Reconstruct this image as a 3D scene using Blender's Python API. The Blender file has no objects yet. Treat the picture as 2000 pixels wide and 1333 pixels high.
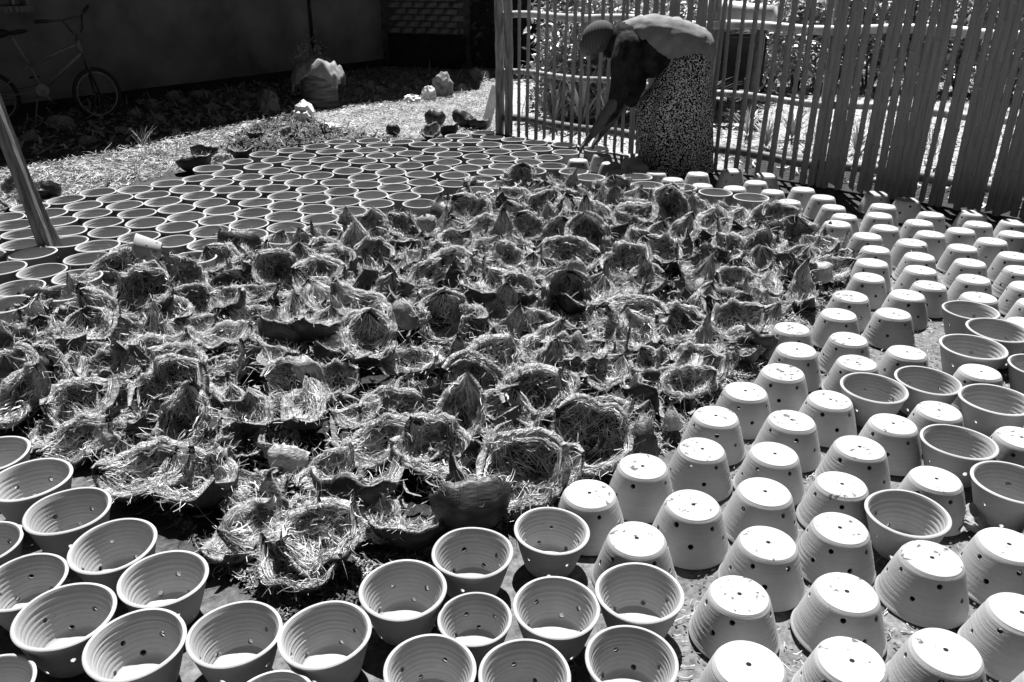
import bpy, bmesh, math, random
import numpy as np
from mathutils import Vector, Matrix, Euler, noise

random.seed(7)
rng = np.random.default_rng(7)
R = math.radians
scene = bpy.context.scene
COL = scene.collection

# ------------------------------------------------------------------ camera, sky, sun, exposure
CH, F, PITCH = 1.35, 1556.0, R(24.56)
cam = bpy.data.cameras.new("camera")
cam.lens, cam.sensor_width, cam.clip_start, cam.clip_end = 28.0, 36.0, 0.05, 400
camo = bpy.data.objects.new("camera", cam)
camo.location = (0, 0, CH)
camo.rotation_euler = (R(90) - PITCH, 0, 0)
COL.objects.link(camo)
scene.camera = camo

SUN_EL, SUN_AZ = R(65), R(5)
world = bpy.data.worlds.new("World")
scene.world = world
world.use_nodes = True
wn = world.node_tree
wn.nodes.clear()
sky = wn.nodes.new("ShaderNodeTexSky")
sky.sky_type = 'NISHITA'
sky.sun_disc = False
sky.sun_elevation = SUN_EL
sky.sun_rotation = SUN_AZ
# the photograph is monochrome with darkened blues, as through a red filter: take the sky's red channel as its grey
sky.air_density = 0.45
sky.dust_density = 0.1
bw = wn.nodes.new("ShaderNodeSeparateColor")
bg = wn.nodes.new("ShaderNodeBackground")
bg.inputs["Strength"].default_value = 0.05
wo = wn.nodes.new("ShaderNodeOutputWorld")
wn.links.new(sky.outputs[0], bw.inputs[0])
wn.links.new(bw.outputs[0], bg.inputs["Color"])
wn.links.new(bg.outputs[0], wo.inputs[0])

sun = bpy.data.lights.new("sun", 'SUN')
sun.energy = 5.0
sun.angle = R(0.5)
sun.color = (1, 1, 1)
suno = bpy.data.objects.new("sun", sun)
sd = Vector((-math.sin(SUN_AZ) * math.cos(SUN_EL), -math.cos(SUN_AZ) * math.cos(SUN_EL), -math.sin(SUN_EL)))
suno.rotation_euler = sd.to_track_quat('-Z', 'Y').to_euler()
suno.location = (0, 6, 8)
COL.objects.link(suno)
scene.view_settings.view_transform = 'Standard'
scene.view_settings.look = 'None'
scene.view_settings.exposure = 1.4
scene.view_settings.gamma = 1
scene.view_settings.use_curve_mapping = False
scene.cycles.max_bounces = 6
scene.cycles.diffuse_bounces = 3
scene.cycles.glossy_bounces = 2

# ------------------------------------------------------------------ pixel <-> world helpers (used to survey positions from the photograph)
SP, CP = math.sin(PITCH), math.cos(PITCH)

def gp(px, py, h=0.0):
    """ground position (x, y) of the photo pixel on the horizontal plane z = h"""
    v = (py - 666.5) / F
    z = (CH - h) / (SP + v * CP)
    return ((px - 1000) * z / F, z * (CP - v * SP))

def vp(px, py, y):
    """3-D point seen at the pixel on the vertical plane at distance y"""
    v = (py - 666.5) / F
    z = y / (CP - v * SP)
    return Vector(((px - 1000) * z / F, y, CH - z * (SP + v * CP)))

def proj(p):
    x, y, z = p[0], p[1], p[2] - CH
    zc = y * CP - z * SP
    return 1000 + F * x / zc, 666.5 - F * (y * SP + z * CP) / zc

# ------------------------------------------------------------------ materials (all neutral: the photograph is black and white)
def mat(name, base, rough=0.9, spec=0.3, var=0.0, vscale=20.0, bump=0.0, bscale=60.0, detail=5, stretch=None, extra=None, coords='Object'):
    m = bpy.data.materials.new(name)
    m.use_nodes = True
    nt = m.node_tree
    b = nt.nodes["Principled BSDF"]
    b.inputs["Base Color"].default_value = (base, base, base, 1)
    b.inputs["Roughness"].default_value = rough
    b.inputs["Specular IOR Level"].default_value = spec
    tc = nt.nodes.new("ShaderNodeTexCoord")
    src = tc.outputs[coords]
    if stretch:
        mp = nt.nodes.new("ShaderNodeMapping")
        mp.inputs["Scale"].default_value = stretch
        nt.links.new(src, mp.inputs[0])
        src = mp.outputs[0]
    if var:
        n = nt.nodes.new("ShaderNodeTexNoise")
        n.inputs["Scale"].default_value = vscale
        n.inputs["Detail"].default_value = detail
        nt.links.new(src, n.inputs["Vector"])
        mr = nt.nodes.new("ShaderNodeMapRange")
        mr.inputs["From Min"].default_value = 0.3
        mr.inputs["From Max"].default_value = 0.7
        mr.inputs["To Min"].default_value = max(0, base * (1 - var))
        mr.inputs["To Max"].default_value = min(0.9, base * (1 + var))
        nt.links.new(n.outputs[0], mr.inputs[0])
        nt.links.new(mr.outputs[0], b.inputs["Base Color"])
    if bump:
        n2 = nt.nodes.new("ShaderNodeTexNoise")
        n2.inputs["Scale"].default_value = bscale
        n2.inputs["Detail"].default_value = 6
        nt.links.new(src, n2.inputs["Vector"])
        bp = nt.nodes.new("ShaderNodeBump")
        bp.inputs["Strength"].default_value = 1.0
        bp.inputs["Distance"].default_value = bump
        nt.links.new(n2.outputs[0], bp.inputs["Height"])
        nt.links.new(bp.outputs[0], b.inputs["Normal"])
    if extra:
        extra(m, nt, b, tc)
    return m

def mathn(nt, op, a, b=None, c=None):
    n = nt.nodes.new("ShaderNodeMath")
    n.operation = op
    for i, s in enumerate((a, b, c)):
        if s is None:
            continue
        if isinstance(s, (int, float)):
            n.inputs[i].default_value = s
        else:
            nt.links.new(s, n.inputs[i])
    return n.outputs[0]

def clay_extra(seedoff):
    def f(m, nt, b, tc):
        oi = nt.nodes.new("ShaderNodeObjectInfo")
        sep = nt.nodes.new("ShaderNodeSeparateXYZ")
        nt.links.new(tc.outputs["Object"], sep.inputs[0])
        add = nt.nodes.new("ShaderNodeVectorMath")
        add.operation = 'ADD'
        nt.links.new(tc.outputs["Object"], add.inputs[0])
        comb = nt.nodes.new("ShaderNodeCombineXYZ")
        r9 = mathn(nt, 'MULTIPLY', oi.outputs["Random"], 37.0)
        nt.links.new(r9, comb.inputs[0]); nt.links.new(r9, comb.inputs[1])
        nt.links.new(comb.outputs[0], add.inputs[1])
        n = nt.nodes.new("ShaderNodeTexNoise"); n.inputs["Scale"].default_value = 13; n.inputs["Detail"].default_value = 6
        nt.links.new(add.outputs[0], n.inputs["Vector"])
        # turning streaks: noise squeezed vertically
        mp = nt.nodes.new("ShaderNodeMapping"); mp.inputs["Scale"].default_value = (6, 6, 240)
        nt.links.new(add.outputs[0], mp.inputs[0])
        n1 = nt.nodes.new("ShaderNodeTexNoise"); n1.inputs["Scale"].default_value = 1.0; n1.inputs["Detail"].default_value = 3
        nt.links.new(mp.outputs[0], n1.inputs["Vector"])
        n2 = nt.nodes.new("ShaderNodeTexNoise"); n2.inputs["Scale"].default_value = 95; n2.inputs["Detail"].default_value = 5; n2.inputs["Roughness"].default_value = 0.7
        nt.links.new(add.outputs[0], n2.inputs["Vector"])
        base = mathn(nt, 'MULTIPLY_ADD', n.outputs[0], 0.14, 0.26)
        base = mathn(nt, 'MULTIPLY_ADD', n1.outputs[0], 0.07, base)
        base = mathn(nt, 'ADD', base, -0.045)
        tint = mathn(nt, 'MULTIPLY_ADD', oi.outputs["Random"], 0.16, 0.90)
        base = mathn(nt, 'MULTIPLY', base, tint)
        # flaking dirt near the foot of the pot: z small, worn flecks
        nearfoot = nt.nodes.new("ShaderNodeMapRange")
        nearfoot.inputs["From Min"].default_value = 0.0; nearfoot.inputs["From Max"].default_value = 0.022
        nearfoot.inputs["To Min"].default_value = 0.41; nearfoot.inputs["To Max"].default_value = 0.28
        nt.links.new(sep.outputs["Z"], nearfoot.inputs[0])
        n3 = nt.nodes.new("ShaderNodeTexNoise"); n3.inputs["Scale"].default_value = 42; n3.inputs["Detail"].default_value = 8; n3.inputs["Roughness"].default_value = 0.65
        nt.links.new(add.outputs[0], n3.inputs["Vector"])
        n4 = nt.nodes.new("ShaderNodeTexNoise"); n4.inputs["Scale"].default_value = 9; n4.inputs["Detail"].default_value = 2
        nt.links.new(add.outputs[0], n4.inputs["Vector"])
        th = mathn(nt, 'ADD', nearfoot.outputs[0], mathn(nt, 'MULTIPLY_ADD', n4.outputs[0], 0.35, -0.21))
        fleck = nt.nodes.new("ShaderNodeMapRange")
        fleck.inputs["From Min"].default_value = -0.01; fleck.inputs["From Max"].default_value = 0.02
        nt.links.new(mathn(nt, 'SUBTRACT', th, n3.outputs[0]), fleck.inputs[0])
        dark = mathn(nt, 'MULTIPLY_ADD', fleck.outputs[0], -0.75, 1.0)
        col = mathn(nt, 'MULTIPLY', base, dark)
        nt.links.new(col, b.inputs["Base Color"])
        bp = nt.nodes.new("ShaderNodeBump"); bp.inputs["Distance"].default_value = 0.0012; bp.inputs["Strength"].default_value = 0.7
        hh = mathn(nt, 'ADD', mathn(nt, 'MULTIPLY', n1.outputs[0], 0.9), mathn(nt, 'MULTIPLY', n2.outputs[0], 0.6))
        nt.links.new(hh, bp.inputs["Height"])
        nt.links.new(bp.outputs[0], b.inputs["Normal"])
    return f

M = {}
M['clay'] = mat('clay', 0.7, 0.95, 0.15, extra=clay_extra(0))
M['husk_skin_sunlit'] = mat('husk_skin_sunlit', 0.30, 0.5, 0.4, var=0.35, vscale=3, bump=0.003, bscale=4, stretch=(4, 22, 22), detail=6)  # husk skin recoloured as if sunlit, the brightness put into the colour
M['husk_skin'] = mat('husk_skin', 0.028, 0.5, 0.4, var=0.55, vscale=3, bump=0.003, bscale=4, stretch=(4, 22, 22), detail=6)
M['husk_rim'] = mat('husk_rim', 0.25, 0.8, 0.2, var=0.95, vscale=5, bump=0.006, bscale=6, stretch=(7, 70, 70), detail=8)
M['husk_fibre'] = mat('husk_fibre', 0.03, 0.85, 0.15, var=0.95, vscale=3, bump=0.004, bscale=5, stretch=(9, 60, 60), detail=8)
M['fibre'] = mat('fibre', 0.46, 0.55, 0.4, var=0.7, vscale=16)
M['bamboo'] = mat('bamboo', 0.25, 0.6, 0.3, var=0.65, vscale=3, stretch=(14, 14, 2), bump=0.001, bscale=30)
M['bamboo_dark'] = mat('bamboo_dark', 0.09, 0.6, 0.3, var=0.4, vscale=4, stretch=(3, 3, 3))
M['rail'] = mat('rail', 0.36, 0.45, 0.4, var=0.3, vscale=6)
M['wood'] = mat('wood', 0.15, 0.8, 0.2, var=0.5, vscale=2.5, stretch=(26, 26, 1.6), bump=0.003, bscale=3)
M['plaster'] = mat('plaster', 0.17, 0.95, 0.05, var=0.45, vscale=1.6, bump=0.006, bscale=9, detail=8)
M['near_black'] = mat('near_black', 0.03, 0.95, 0.05, var=0.5, vscale=3, bump=0.006, bscale=12)  # flat near-black tone for wall bases, back wall, seam and box
M['brick'] = mat('brick', 0.18, 0.95, 0.05, var=0.8, vscale=9, bump=0.003, bscale=40)
M['mortar'] = mat('mortar', 0.10, 0.95, 0.05, var=0.4, vscale=12)
M['roof'] = mat('roof', 0.12, 0.9, 0.1, var=0.3)
M['black'] = mat('black_rubber', 0.02, 0.6, 0.3, var=0.2)
M['bike_paint'] = mat('bike_paint', 0.17, 0.3, 0.5, var=0.4, vscale=60)
M['bike_dark'] = mat('bike_dark', 0.04, 0.35, 0.5, var=0.2)
M['chrome'] = mat('dull_steel', 0.22, 0.4, 0.5, var=0.2)
M['rock'] = mat('rock', 0.14, 0.95, 0.1, var=0.5, vscale=8, bump=0.01, bscale=20)
M['plastic'] = mat('pale_plastic', 0.6, 0.4, 0.4, var=0.15, vscale=14, bump=0.004, bscale=25)
M['sack'] = mat('sackcloth', 0.2, 0.8, 0.2, var=0.25, vscale=12, bump=0.002, bscale=90)
M['rubble'] = mat('rubble', 0.24, 0.95, 0.1, var=0.5, vscale=8, bump=0.01, bscale=20)
M['drum'] = mat('drum', 0.13, 0.9, 0.1, var=0.7, vscale=3, stretch=(2, 2, 9), bump=0.004, bscale=20)
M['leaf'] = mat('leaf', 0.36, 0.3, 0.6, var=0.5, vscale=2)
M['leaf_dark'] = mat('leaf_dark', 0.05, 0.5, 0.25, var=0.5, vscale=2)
M['stem'] = mat('stem', 0.12, 0.9, 0.1, var=0.4)
M['straw'] = mat('straw', 0.36, 0.8, 0.2, var=0.5, vscale=4)
M['dark_litter'] = mat('dark_litter', 0.07, 0.9, 0.1, var=0.8, vscale=4)
M['skin'] = mat('skin', 0.08, 0.55, 0.3, var=0.15, vscale=30)
M['eye'] = mat('eye', 0.05, 0.2, 0.5)
M['blouse'] = mat('blouse', 0.19, 0.85, 0.1, var=0.2, vscale=14, bump=0.002, bscale=40)
M['cardigan'] = mat('cardigan', 0.02, 0.95, 0.1, var=0.7, vscale=14, bump=0.003, bscale=60)
def knit(m, nt, b, tc):
    w = nt.nodes.new("ShaderNodeTexWave"); w.inputs["Scale"].default_value = 32; w.inputs["Distortion"].default_value = 0.6
    w.bands_direction = 'X'
    nt.links.new(tc.outputs["Object"], w.inputs["Vector"])
    mr = nt.nodes.new("ShaderNodeMapRange"); mr.inputs["To Min"].default_value = 0.035; mr.inputs["To Max"].default_value = 0.11
    nt.links.new(w.outputs[0], mr.inputs[0]); nt.links.new(mr.outputs[0], b.inputs["Base Color"])
M['knit'] = mat('knit', 0.15, 0.9, 0.1, extra=knit)
def leopard(m, nt, b, tc):
    n = nt.nodes.new("ShaderNodeTexNoise"); n.inputs["Scale"].default_value = 105; n.inputs["Detail"].default_value = 1.5
    nt.links.new(tc.outputs["Object"], n.inputs["Vector"])
    mr = nt.nodes.new("ShaderNodeMapRange"); mr.inputs["From Min"].default_value = 0.51; mr.inputs["From Max"].default_value = 0.54
    mr.inputs["To Min"].default_value = 0.01; mr.inputs["To Max"].default_value = 0.55
    nt.links.new(n.outputs[0], mr.inputs[0]); nt.links.new(mr.outputs[0], b.inputs["Base Color"])
M['print'] = mat('printed_cloth', 0.3, 0.9, 0.05, extra=leopard)
def ground_extra(m, nt, b, tc):
    at = nt.nodes.new("ShaderNodeAttribute"); at.attribute_name = "tone"
    n = nt.nodes.new("ShaderNodeTexNoise"); n.inputs["Scale"].default_value = 42; n.inputs["Detail"].default_value = 9; n.inputs["Roughness"].default_value = 0.72
    nt.links.new(tc.outputs["Object"], n.inputs["Vector"])
    n2 = nt.nodes.new("ShaderNodeTexNoise"); n2.inputs["Scale"].default_value = 3.2; n2.inputs["Detail"].default_value = 5
    nt.links.new(tc.outputs["Object"], n2.inputs["Vector"])
    f = mathn(nt, 'MULTIPLY_ADD', n.outputs[0], 2.2, -0.45)
    g = mathn(nt, 'MULTIPLY_ADD', n2.outputs[0], 1.3, 0.40)
    v = mathn(nt, 'MULTIPLY', mathn(nt, 'MULTIPLY', f, g), at.outputs["Fac"])
    v = mathn(nt, 'MULTIPLY', v, 0.66)
    v = mathn(nt, 'MAXIMUM', v, 0.006)
    v = mathn(nt, 'MINIMUM', v, 0.8)
    nt.links.new(v, b.inputs["Base Color"])
    bp = nt.nodes.new("ShaderNodeBump"); bp.inputs["Distance"].default_value = 0.006; bp.inputs["Strength"].default_value = 0.9
    nt.links.new(n.outputs[0], bp.inputs["Height"]); nt.links.new(bp.outputs[0], b.inputs["Normal"])
M['ground'] = mat('bare_earth', 0.3, 0.95, 0.1, extra=ground_extra)

# ------------------------------------------------------------------ object helpers
def link(name, me, parent=None, m=None):
    o = bpy.data.objects.new(name, me)
    COL.objects.link(o)
    if parent is not None:
        o.parent = parent
    if m is not None and me is not None and not me.materials:
        for k in (m if isinstance(m, (list, tuple)) else [m]):
            me.materials.append(k)
    return o

def tag(o, label=None, cat=None, group=None, kind=None):
    if label: o["label"] = label
    if cat: o["category"] = cat
    if group: o["group"] = group
    if kind: o["kind"] = kind
    return o

def empty(name, loc=(0, 0, 0), rz=0.0):
    o = bpy.data.objects.new(name, None)
    o.empty_display_size = 0.1
    o.location = loc
    o.rotation_euler = (0, 0, rz)
    COL.objects.link(o)
    return o

def mesh_py(name, verts, faces, smooth=True):
    me = bpy.data.meshes.new(name)
    me.from_pydata([tuple(v) for v in verts], [], [tuple(f) for f in faces])
    me.validate()
    if smooth:
        me.polygons.foreach_set("use_smooth", [True] * len(me.polygons))
    me.update()
    return me

def mesh_np(name, V, Fq):
    """fast mesh from numpy arrays; Fq = (n, k) polygons"""
    me = bpy.data.meshes.new(name)
    V = np.asarray(V, dtype=np.float32); Fq = np.asarray(Fq, dtype=np.int32)
    n, k = Fq.shape
    me.vertices.add(len(V)); me.vertices.foreach_set("co", V.ravel())
    me.loops.add(n * k); me.loops.foreach_set("vertex_index", Fq.ravel())
    me.polygons.add(n)
    me.polygons.foreach_set("loop_start", np.arange(0, n * k, k, dtype=np.int32))
    me.update(calc_edges=True)
    return me

def bm_mesh(name, bm, smooth=False):
    me = bpy.data.meshes.new(name)
    bmesh.ops.recalc_face_normals(bm, faces=bm.faces)
    bm.to_mesh(me); bm.free()
    if smooth:
        me.polygons.foreach_set("use_smooth", [True] * len(me.polygons))
    return me

def frame_for(d):
    d = Vector(d).normalized()
    up = Vector((0, 0, 1)) if abs(d.z) < 0.9 else Vector((0, 1, 0))
    a = d.cross(up).normalized()
    return d, a, a.cross(d).normalized()

def add_tube(bm, pts, rad, seg=8, cap=True, flat=1.0, side=None):
    """tube through pts with radii rad (number or list); flat squeezes one axis"""
    pts = [Vector(p) for p in pts]
    n = len(pts)
    if not isinstance(rad, (list, tuple)):
        rad = [rad] * n
    rings = []
    a0 = None
    for i, p in enumerate(pts):
        d = (pts[min(i + 1, n - 1)] - pts[max(i - 1, 0)])
        d, a, b = frame_for(d)
        if side is not None:
            b = Vector(side) - d * Vector(side).dot(d)
            b.normalize(); a = b.cross(d).normalized()
        elif a0 is not None:
            a = (a0 - d * a0.dot(d)).normalized(); b = a.cross(d).normalized()
        a0 = a
        ring = []
        for k in range(seg):
            t = 2 * math.pi * k / seg
            ring.append(bm.verts.new(p + a * math.cos(t) * rad[i] + b * math.sin(t) * rad[i] * flat))
        rings.append(ring)
    for i in range(n - 1):
        for k in range(seg):
            bm.faces.new((rings[i][k], rings[i][(k + 1) % seg], rings[i + 1][(k + 1) % seg], rings[i + 1][k]))
    if cap:
        bm.faces.new(rings[0][::-1]); bm.faces.new(rings[-1])

def add_box(bm, c, s, rot=None):
    r = bmesh.ops.create_cube(bm, size=1.0)
    m = Matrix.Translation(Vector(c)) @ (rot.to_matrix().to_4x4() if rot else Matrix()) @ Matrix.Diagonal((s[0], s[1], s[2], 1))
    bmesh.ops.transform(bm, matrix=m, verts=r['verts'])

def add_ball(bm, c, r, seg=16, rings=10, rot=None):
    q = bmesh.ops.create_uvsphere(bm, u_segments=seg, v_segments=rings, radius=1.0)
    rr = r if isinstance(r, (tuple, list)) else (r, r, r)
    m = Matrix.Translation(Vector(c)) @ (rot.to_matrix().to_4x4() if rot else Matrix()) @ Matrix.Diagonal((rr[0], rr[1], rr[2], 1))
    bmesh.ops.transform(bm, matrix=m, verts=q['verts'])

def evaluated(me, mods):
    """apply modifiers described by [(type, dict)] to a mesh, give back a new mesh"""
    o = bpy.data.objects.new("tmp", me)
    COL.objects.link(o)
    for i, (t, kw) in enumerate(mods):
        md = o.modifiers.new("m%d" % i, t)
        for k, v in kw.items():
            setattr(md, k, v)
    dg = bpy.context.evaluated_depsgraph_get()
    out = bpy.data.meshes.new_from_object(o.evaluated_get(dg))
    bpy.data.objects.remove(o)
    return out

# ------------------------------------------------------------------ pile outline (surveyed) and ground sheet
PILE_PX = [(-120, 640), (0, 600), (60, 575), (190, 548), (300, 515), (420, 485), (520, 470), (620, 448), (720, 425), (800, 402), (880, 380), (950, 358),
           (1020, 345), (1100, 340), (1160, 352), (1230, 375), (1330, 385), (1440, 402), (1500, 420), (1570, 440), (1640, 480), (1650, 540),
           (1590, 600), (1520, 650), (1480, 700), (1400, 750), (1345, 830), (1240, 880), (1150, 915), (1100, 960), (1000, 1000), (900, 1010), (830, 1040),
           (720, 1050), (660, 1090), (600, 1140), (500, 1130), (420, 1100), (350, 1010), (250, 960), (210, 900), (120, 860), (40, 820), (-60, 790), (-160, 760)]
PILE_PX = [(x, y + (30 if 1 <= i <= 19 else 0)) for i, (x, y) in enumerate(PILE_PX)]
PILE = [gp(x, y, 0.03) for x, y in PILE_PX]

def inside(p, poly):
    x, y = p; c = False; j = len(poly) - 1
    for i in range(len(poly)):
        xi, yi = poly[i]; xj, yj = poly[j]
        if (yi > y) != (yj > y) and x < (xj - xi) * (y - yi) / (yj - yi) + xi:
            c = not c
        j = i
    return c

def inside_np(X, Y, poly):
    c = np.zeros(X.shape, bool); j = len(poly) - 1
    for i in range(len(poly)):
        xi, yi = poly[i]; xj, yj = poly[j]
        if yi != yj:
            hit = ((yi > Y) != (yj > Y)) & (X < (xj - xi) * (Y - yi) / (yj - yi) + xi)
            c ^= hit
        j = i
    return c

FA, FB = Vector((-0.07, 7.65, 0)), Vector((3.13, 4.78, 0))      # fence line
FD = (FB - FA).normalized()
def build_ground():
    xs = np.concatenate([np.linspace(-90, -8, 22), np.arange(-7.6, 7.6, 0.06), np.linspace(8, 90, 22)])
    ys = np.concatenate([np.linspace(-20, 0, 8), np.arange(0.3, 14.5, 0.06), np.linspace(15, 150, 30)])
    X, Y = np.meshgrid(xs, ys)
    Z = np.zeros_like(X)
    it = np.nditer(X, flags=['multi_index'])
    for ix in range(X.shape[0]):
        for iy in range(X.shape[1]):
            x, y = X[ix, iy], Y[ix, iy]
            if -8 < x < 8 and 0 < y < 15:
                Z[ix, iy] = 0.010 * noise.noise(Vector((x * 5, y * 5, 0))) + 0.006 * noise.noise(Vector((x * 17, y * 17, 3))) - 0.006
    tone = np.full(X.shape, 0.26)
    # straw-littered bright yard up left, pale earth beyond the fence, dark soil under the husks
    side = (X - FA.x) * FD.y - (Y - FA.y) * FD.x      # >0 on camera side to the right
    beyond = ((X - FA.x) * (-FD.y) + (Y - FA.y) * FD.x) > 0.0
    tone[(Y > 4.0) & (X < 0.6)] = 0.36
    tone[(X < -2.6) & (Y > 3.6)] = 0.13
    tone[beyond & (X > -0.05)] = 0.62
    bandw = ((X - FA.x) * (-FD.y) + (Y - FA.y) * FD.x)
    tone[(bandw > -1.1) & (bandw < 0.0) & (X > 1.3)] = 0.10  # fence's shadow darkened into the ground tone on its near side
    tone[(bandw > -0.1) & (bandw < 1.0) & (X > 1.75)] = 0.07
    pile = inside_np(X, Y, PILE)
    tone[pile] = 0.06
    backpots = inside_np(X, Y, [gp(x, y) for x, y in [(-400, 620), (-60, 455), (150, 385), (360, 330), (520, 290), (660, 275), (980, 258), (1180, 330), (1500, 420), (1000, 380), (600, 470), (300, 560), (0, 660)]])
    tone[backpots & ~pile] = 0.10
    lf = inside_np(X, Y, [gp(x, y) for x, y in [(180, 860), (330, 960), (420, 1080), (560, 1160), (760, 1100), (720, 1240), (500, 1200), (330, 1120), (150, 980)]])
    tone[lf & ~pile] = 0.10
    # soften the borders
    for _ in range(3):
        t = tone.copy()
        t[1:-1, 1:-1] = (tone[1:-1, 1:-1] * 2 + tone[:-2, 1:-1] + tone[2:, 1:-1] + tone[1:-1, :-2] + tone[1:-1, 2:]) / 6
        tone = t
    nr, nc = X.shape
    V = np.stack([X.ravel(), Y.ravel(), Z.ravel()], 1)
    idx = np.arange(nr * nc).reshape(nr, nc)
    Q = np.stack([idx[:-1, :-1], idx[:-1, 1:], idx[1:, 1:], idx[1:, :-1]], -1).reshape(-1, 4)
    me = mesh_np('ground', V, Q)
    me.polygons.foreach_set("use_smooth", [True] * len(me.polygons))
    a = me.attributes.new("tone", 'FLOAT', 'POINT')
    a.data.foreach_set("value", tone.ravel().astype(np.float32))
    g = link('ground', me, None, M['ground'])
    tag(g, 'pale bare earth yard under the pots and husks', None, None, 'structure')
build_ground()

# ------------------------------------------------------------------ house, annexe
WA, WB = Vector((-9.13, 2.7, 0)), Vector((-2.05, 14.3, 0))
def wall_slab(bm, a, b, z0, z1, t, off=0.0):
    a = Vector(a); b = Vector(b); d = (b - a).normalized(); n = Vector((d.y, -d.x, 0))
    c = (a + b) / 2 + n * (off - t / 2); c.z = (z0 + z1) / 2
    add_box(bm, c, ((b - a).length, t, z1 - z0), Euler((0, 0, math.atan2(d.y, d.x))))
house = empty('house', WA)
tag(house, 'dark plastered house in deep shade behind the bicycle', 'house')
def part(name, bm, m, parent, smooth=False):
    me = bm_mesh(name, bm, smooth)
    inv = parent.matrix_basis.inverted() if parent is not None else None
    if inv is not None:
        me.transform(inv)
    return link(name, me, parent, m)
# plaster wall built as a rough grid so it is not dead flat
def rough_wall(a, b, z0, z1, n_u, n_v, amp, seed):
    a = Vector(a); b = Vector(b); d = (b - a); L = d.length; d.normalize(); n = Vector((d.y, -d.x, 0))
    bm = bmesh.new(); g = []
    for i in range(n_u + 1):
        row = []
        for j in range(n_v + 1):
            u = i / n_u * L; z = z0 + (z1 - z0) * j / n_v
            k = noise.noise(Vector((u * 1.2, z * 1.5, seed))) * amp + noise.noise(Vector((u * 6, z * 6, seed))) * amp * 0.3
            row.append(bm.verts.new(a + d * u + n * k + Vector((0, 0, z))))
        g.append(row)
    for i in range(n_u):
        for j in range(n_v):
            bm.faces.new((g[i][j], g[i + 1][j], g[i + 1][j + 1], g[i][j + 1]))
    # back and top so the wall has thickness
    back = [[bm.verts.new(g[i][j].co - n * 0.18) for j in (0, n_v)] for i in (0, n_u)]
    bm.faces.new((back[0][0], back[0][1], back[1][1], back[1][0]))
    bm.faces.new([g[i][n_v] for i in range(n_u + 1)] + [back[1][1], back[0][1]])
    bm.faces.new([g[n_u][j] for j in range(n_v + 1)] + [back[1][1], back[1][0]])
    return bm
part('wall', rough_wall(WA, WB, 0.0, 2.9, 120, 30, 0.03, 1.0), M['plaster'], house, True)
b = bmesh.new(); wall_slab(b, WA, WB, -0.05, 0.10, 0.08, 0.07); part('plinth', b, M['near_black'], house)
wd = (WB - WA).normalized(); wnv = Vector((wd.y, -wd.x, 0))
def on_wall(px, py):
    """point of the house wall seen at a pixel"""
    v = (py - 666.5) / F
    dirv = Vector(((px - 1000) / F, CP - v * SP, -(SP + v * CP)))
    o = Vector((0, 0, CH)); t = (WA - o).dot(wnv) / dirv.dot(wnv)
    return o + dirv * t
# window frame in the top corner, vertical seam strip on the plaster
wc = on_wall(12, 18)
b = bmesh.new(); q = Euler((0, 0, math.atan2(wd.y, wd.x)))
for dz, w, h in ((0.0, 1.1, 0.07),):
    add_box(b, wc + wnv * 0.06 - wd * 0.35 + Vector((0, 0, 0.0)), (1.1, 0.14, 0.06), q)
add_box(b, wc + wnv * 0.05 + wd * 0.20 + Vector((0, 0, 0.45)), (0.07, 0.1, 0.9), q)
add_box(b, wc + wnv * 0.05 - wd * 0.90 + Vector((0, 0, 0.45)), (0.07, 0.1, 0.9), q)
wf = part('window', b, M['wood'], house)
b = bmesh.new(); add_box(b, wc + wnv * 0.035 - wd * 0.35 + Vector((0, 0, 0.46)), (1.02, 0.01, 0.84), q)
part('pane', b, M['bike_dark'], house)
for k in range(5):
    b = bmesh.new(); add_box(b, wc + wnv * 0.06 + wd * (0.05 - 0.2 * k) + Vector((0, 0, 0.46)), (0.02, 0.02, 0.84), q)
    part('window_bar', b, M['chrome'], house)
sp_ = on_wall(606, 60)
b = bmesh.new(); add_tube(b, [Vector((sp_.x, sp_.y, 0.35)) + wnv * 0.03, Vector((sp_.x, sp_.y, 2.8)) + wnv * 0.03], 0.022, 8)
part('wall_seam', b, M['near_black'], house)
# wide eave: its shadow line falls across the yard
EH = 2.9
sx, sy = math.sin(SUN_AZ) / math.tan(SUN_EL) * EH, math.cos(SUN_AZ) / math.tan(SUN_EL) * EH
sh = [gp(-420, 375), gp(0, 330), gp(190, 300), gp(480, 240), gp(640, 212), gp(800, 195), gp(935, 176)]
ev = [(x + sx, y + sy) for x, y in sh]
ev = [(ev[0][0] - 2, ev[0][1] - 3)] + ev
poly = ev + [(ev[-1][0] + 0.1, 17.5), (-11, 17.5), (-13, 1.5)]
b = bmesh.new()
lo = [b.verts.new((x, y, EH)) for x, y in poly]
hi = [b.verts.new((x, y, EH + 0.12)) for x, y in poly]
b.faces.new(lo[::-1]); b.faces.new(hi)
for i in range(len(poly)):
    j = (i + 1) % len(poly)
    b.faces.new((lo[i], lo[j], hi[j], hi[i]))
part('roof', b, M['roof'], house)

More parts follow.
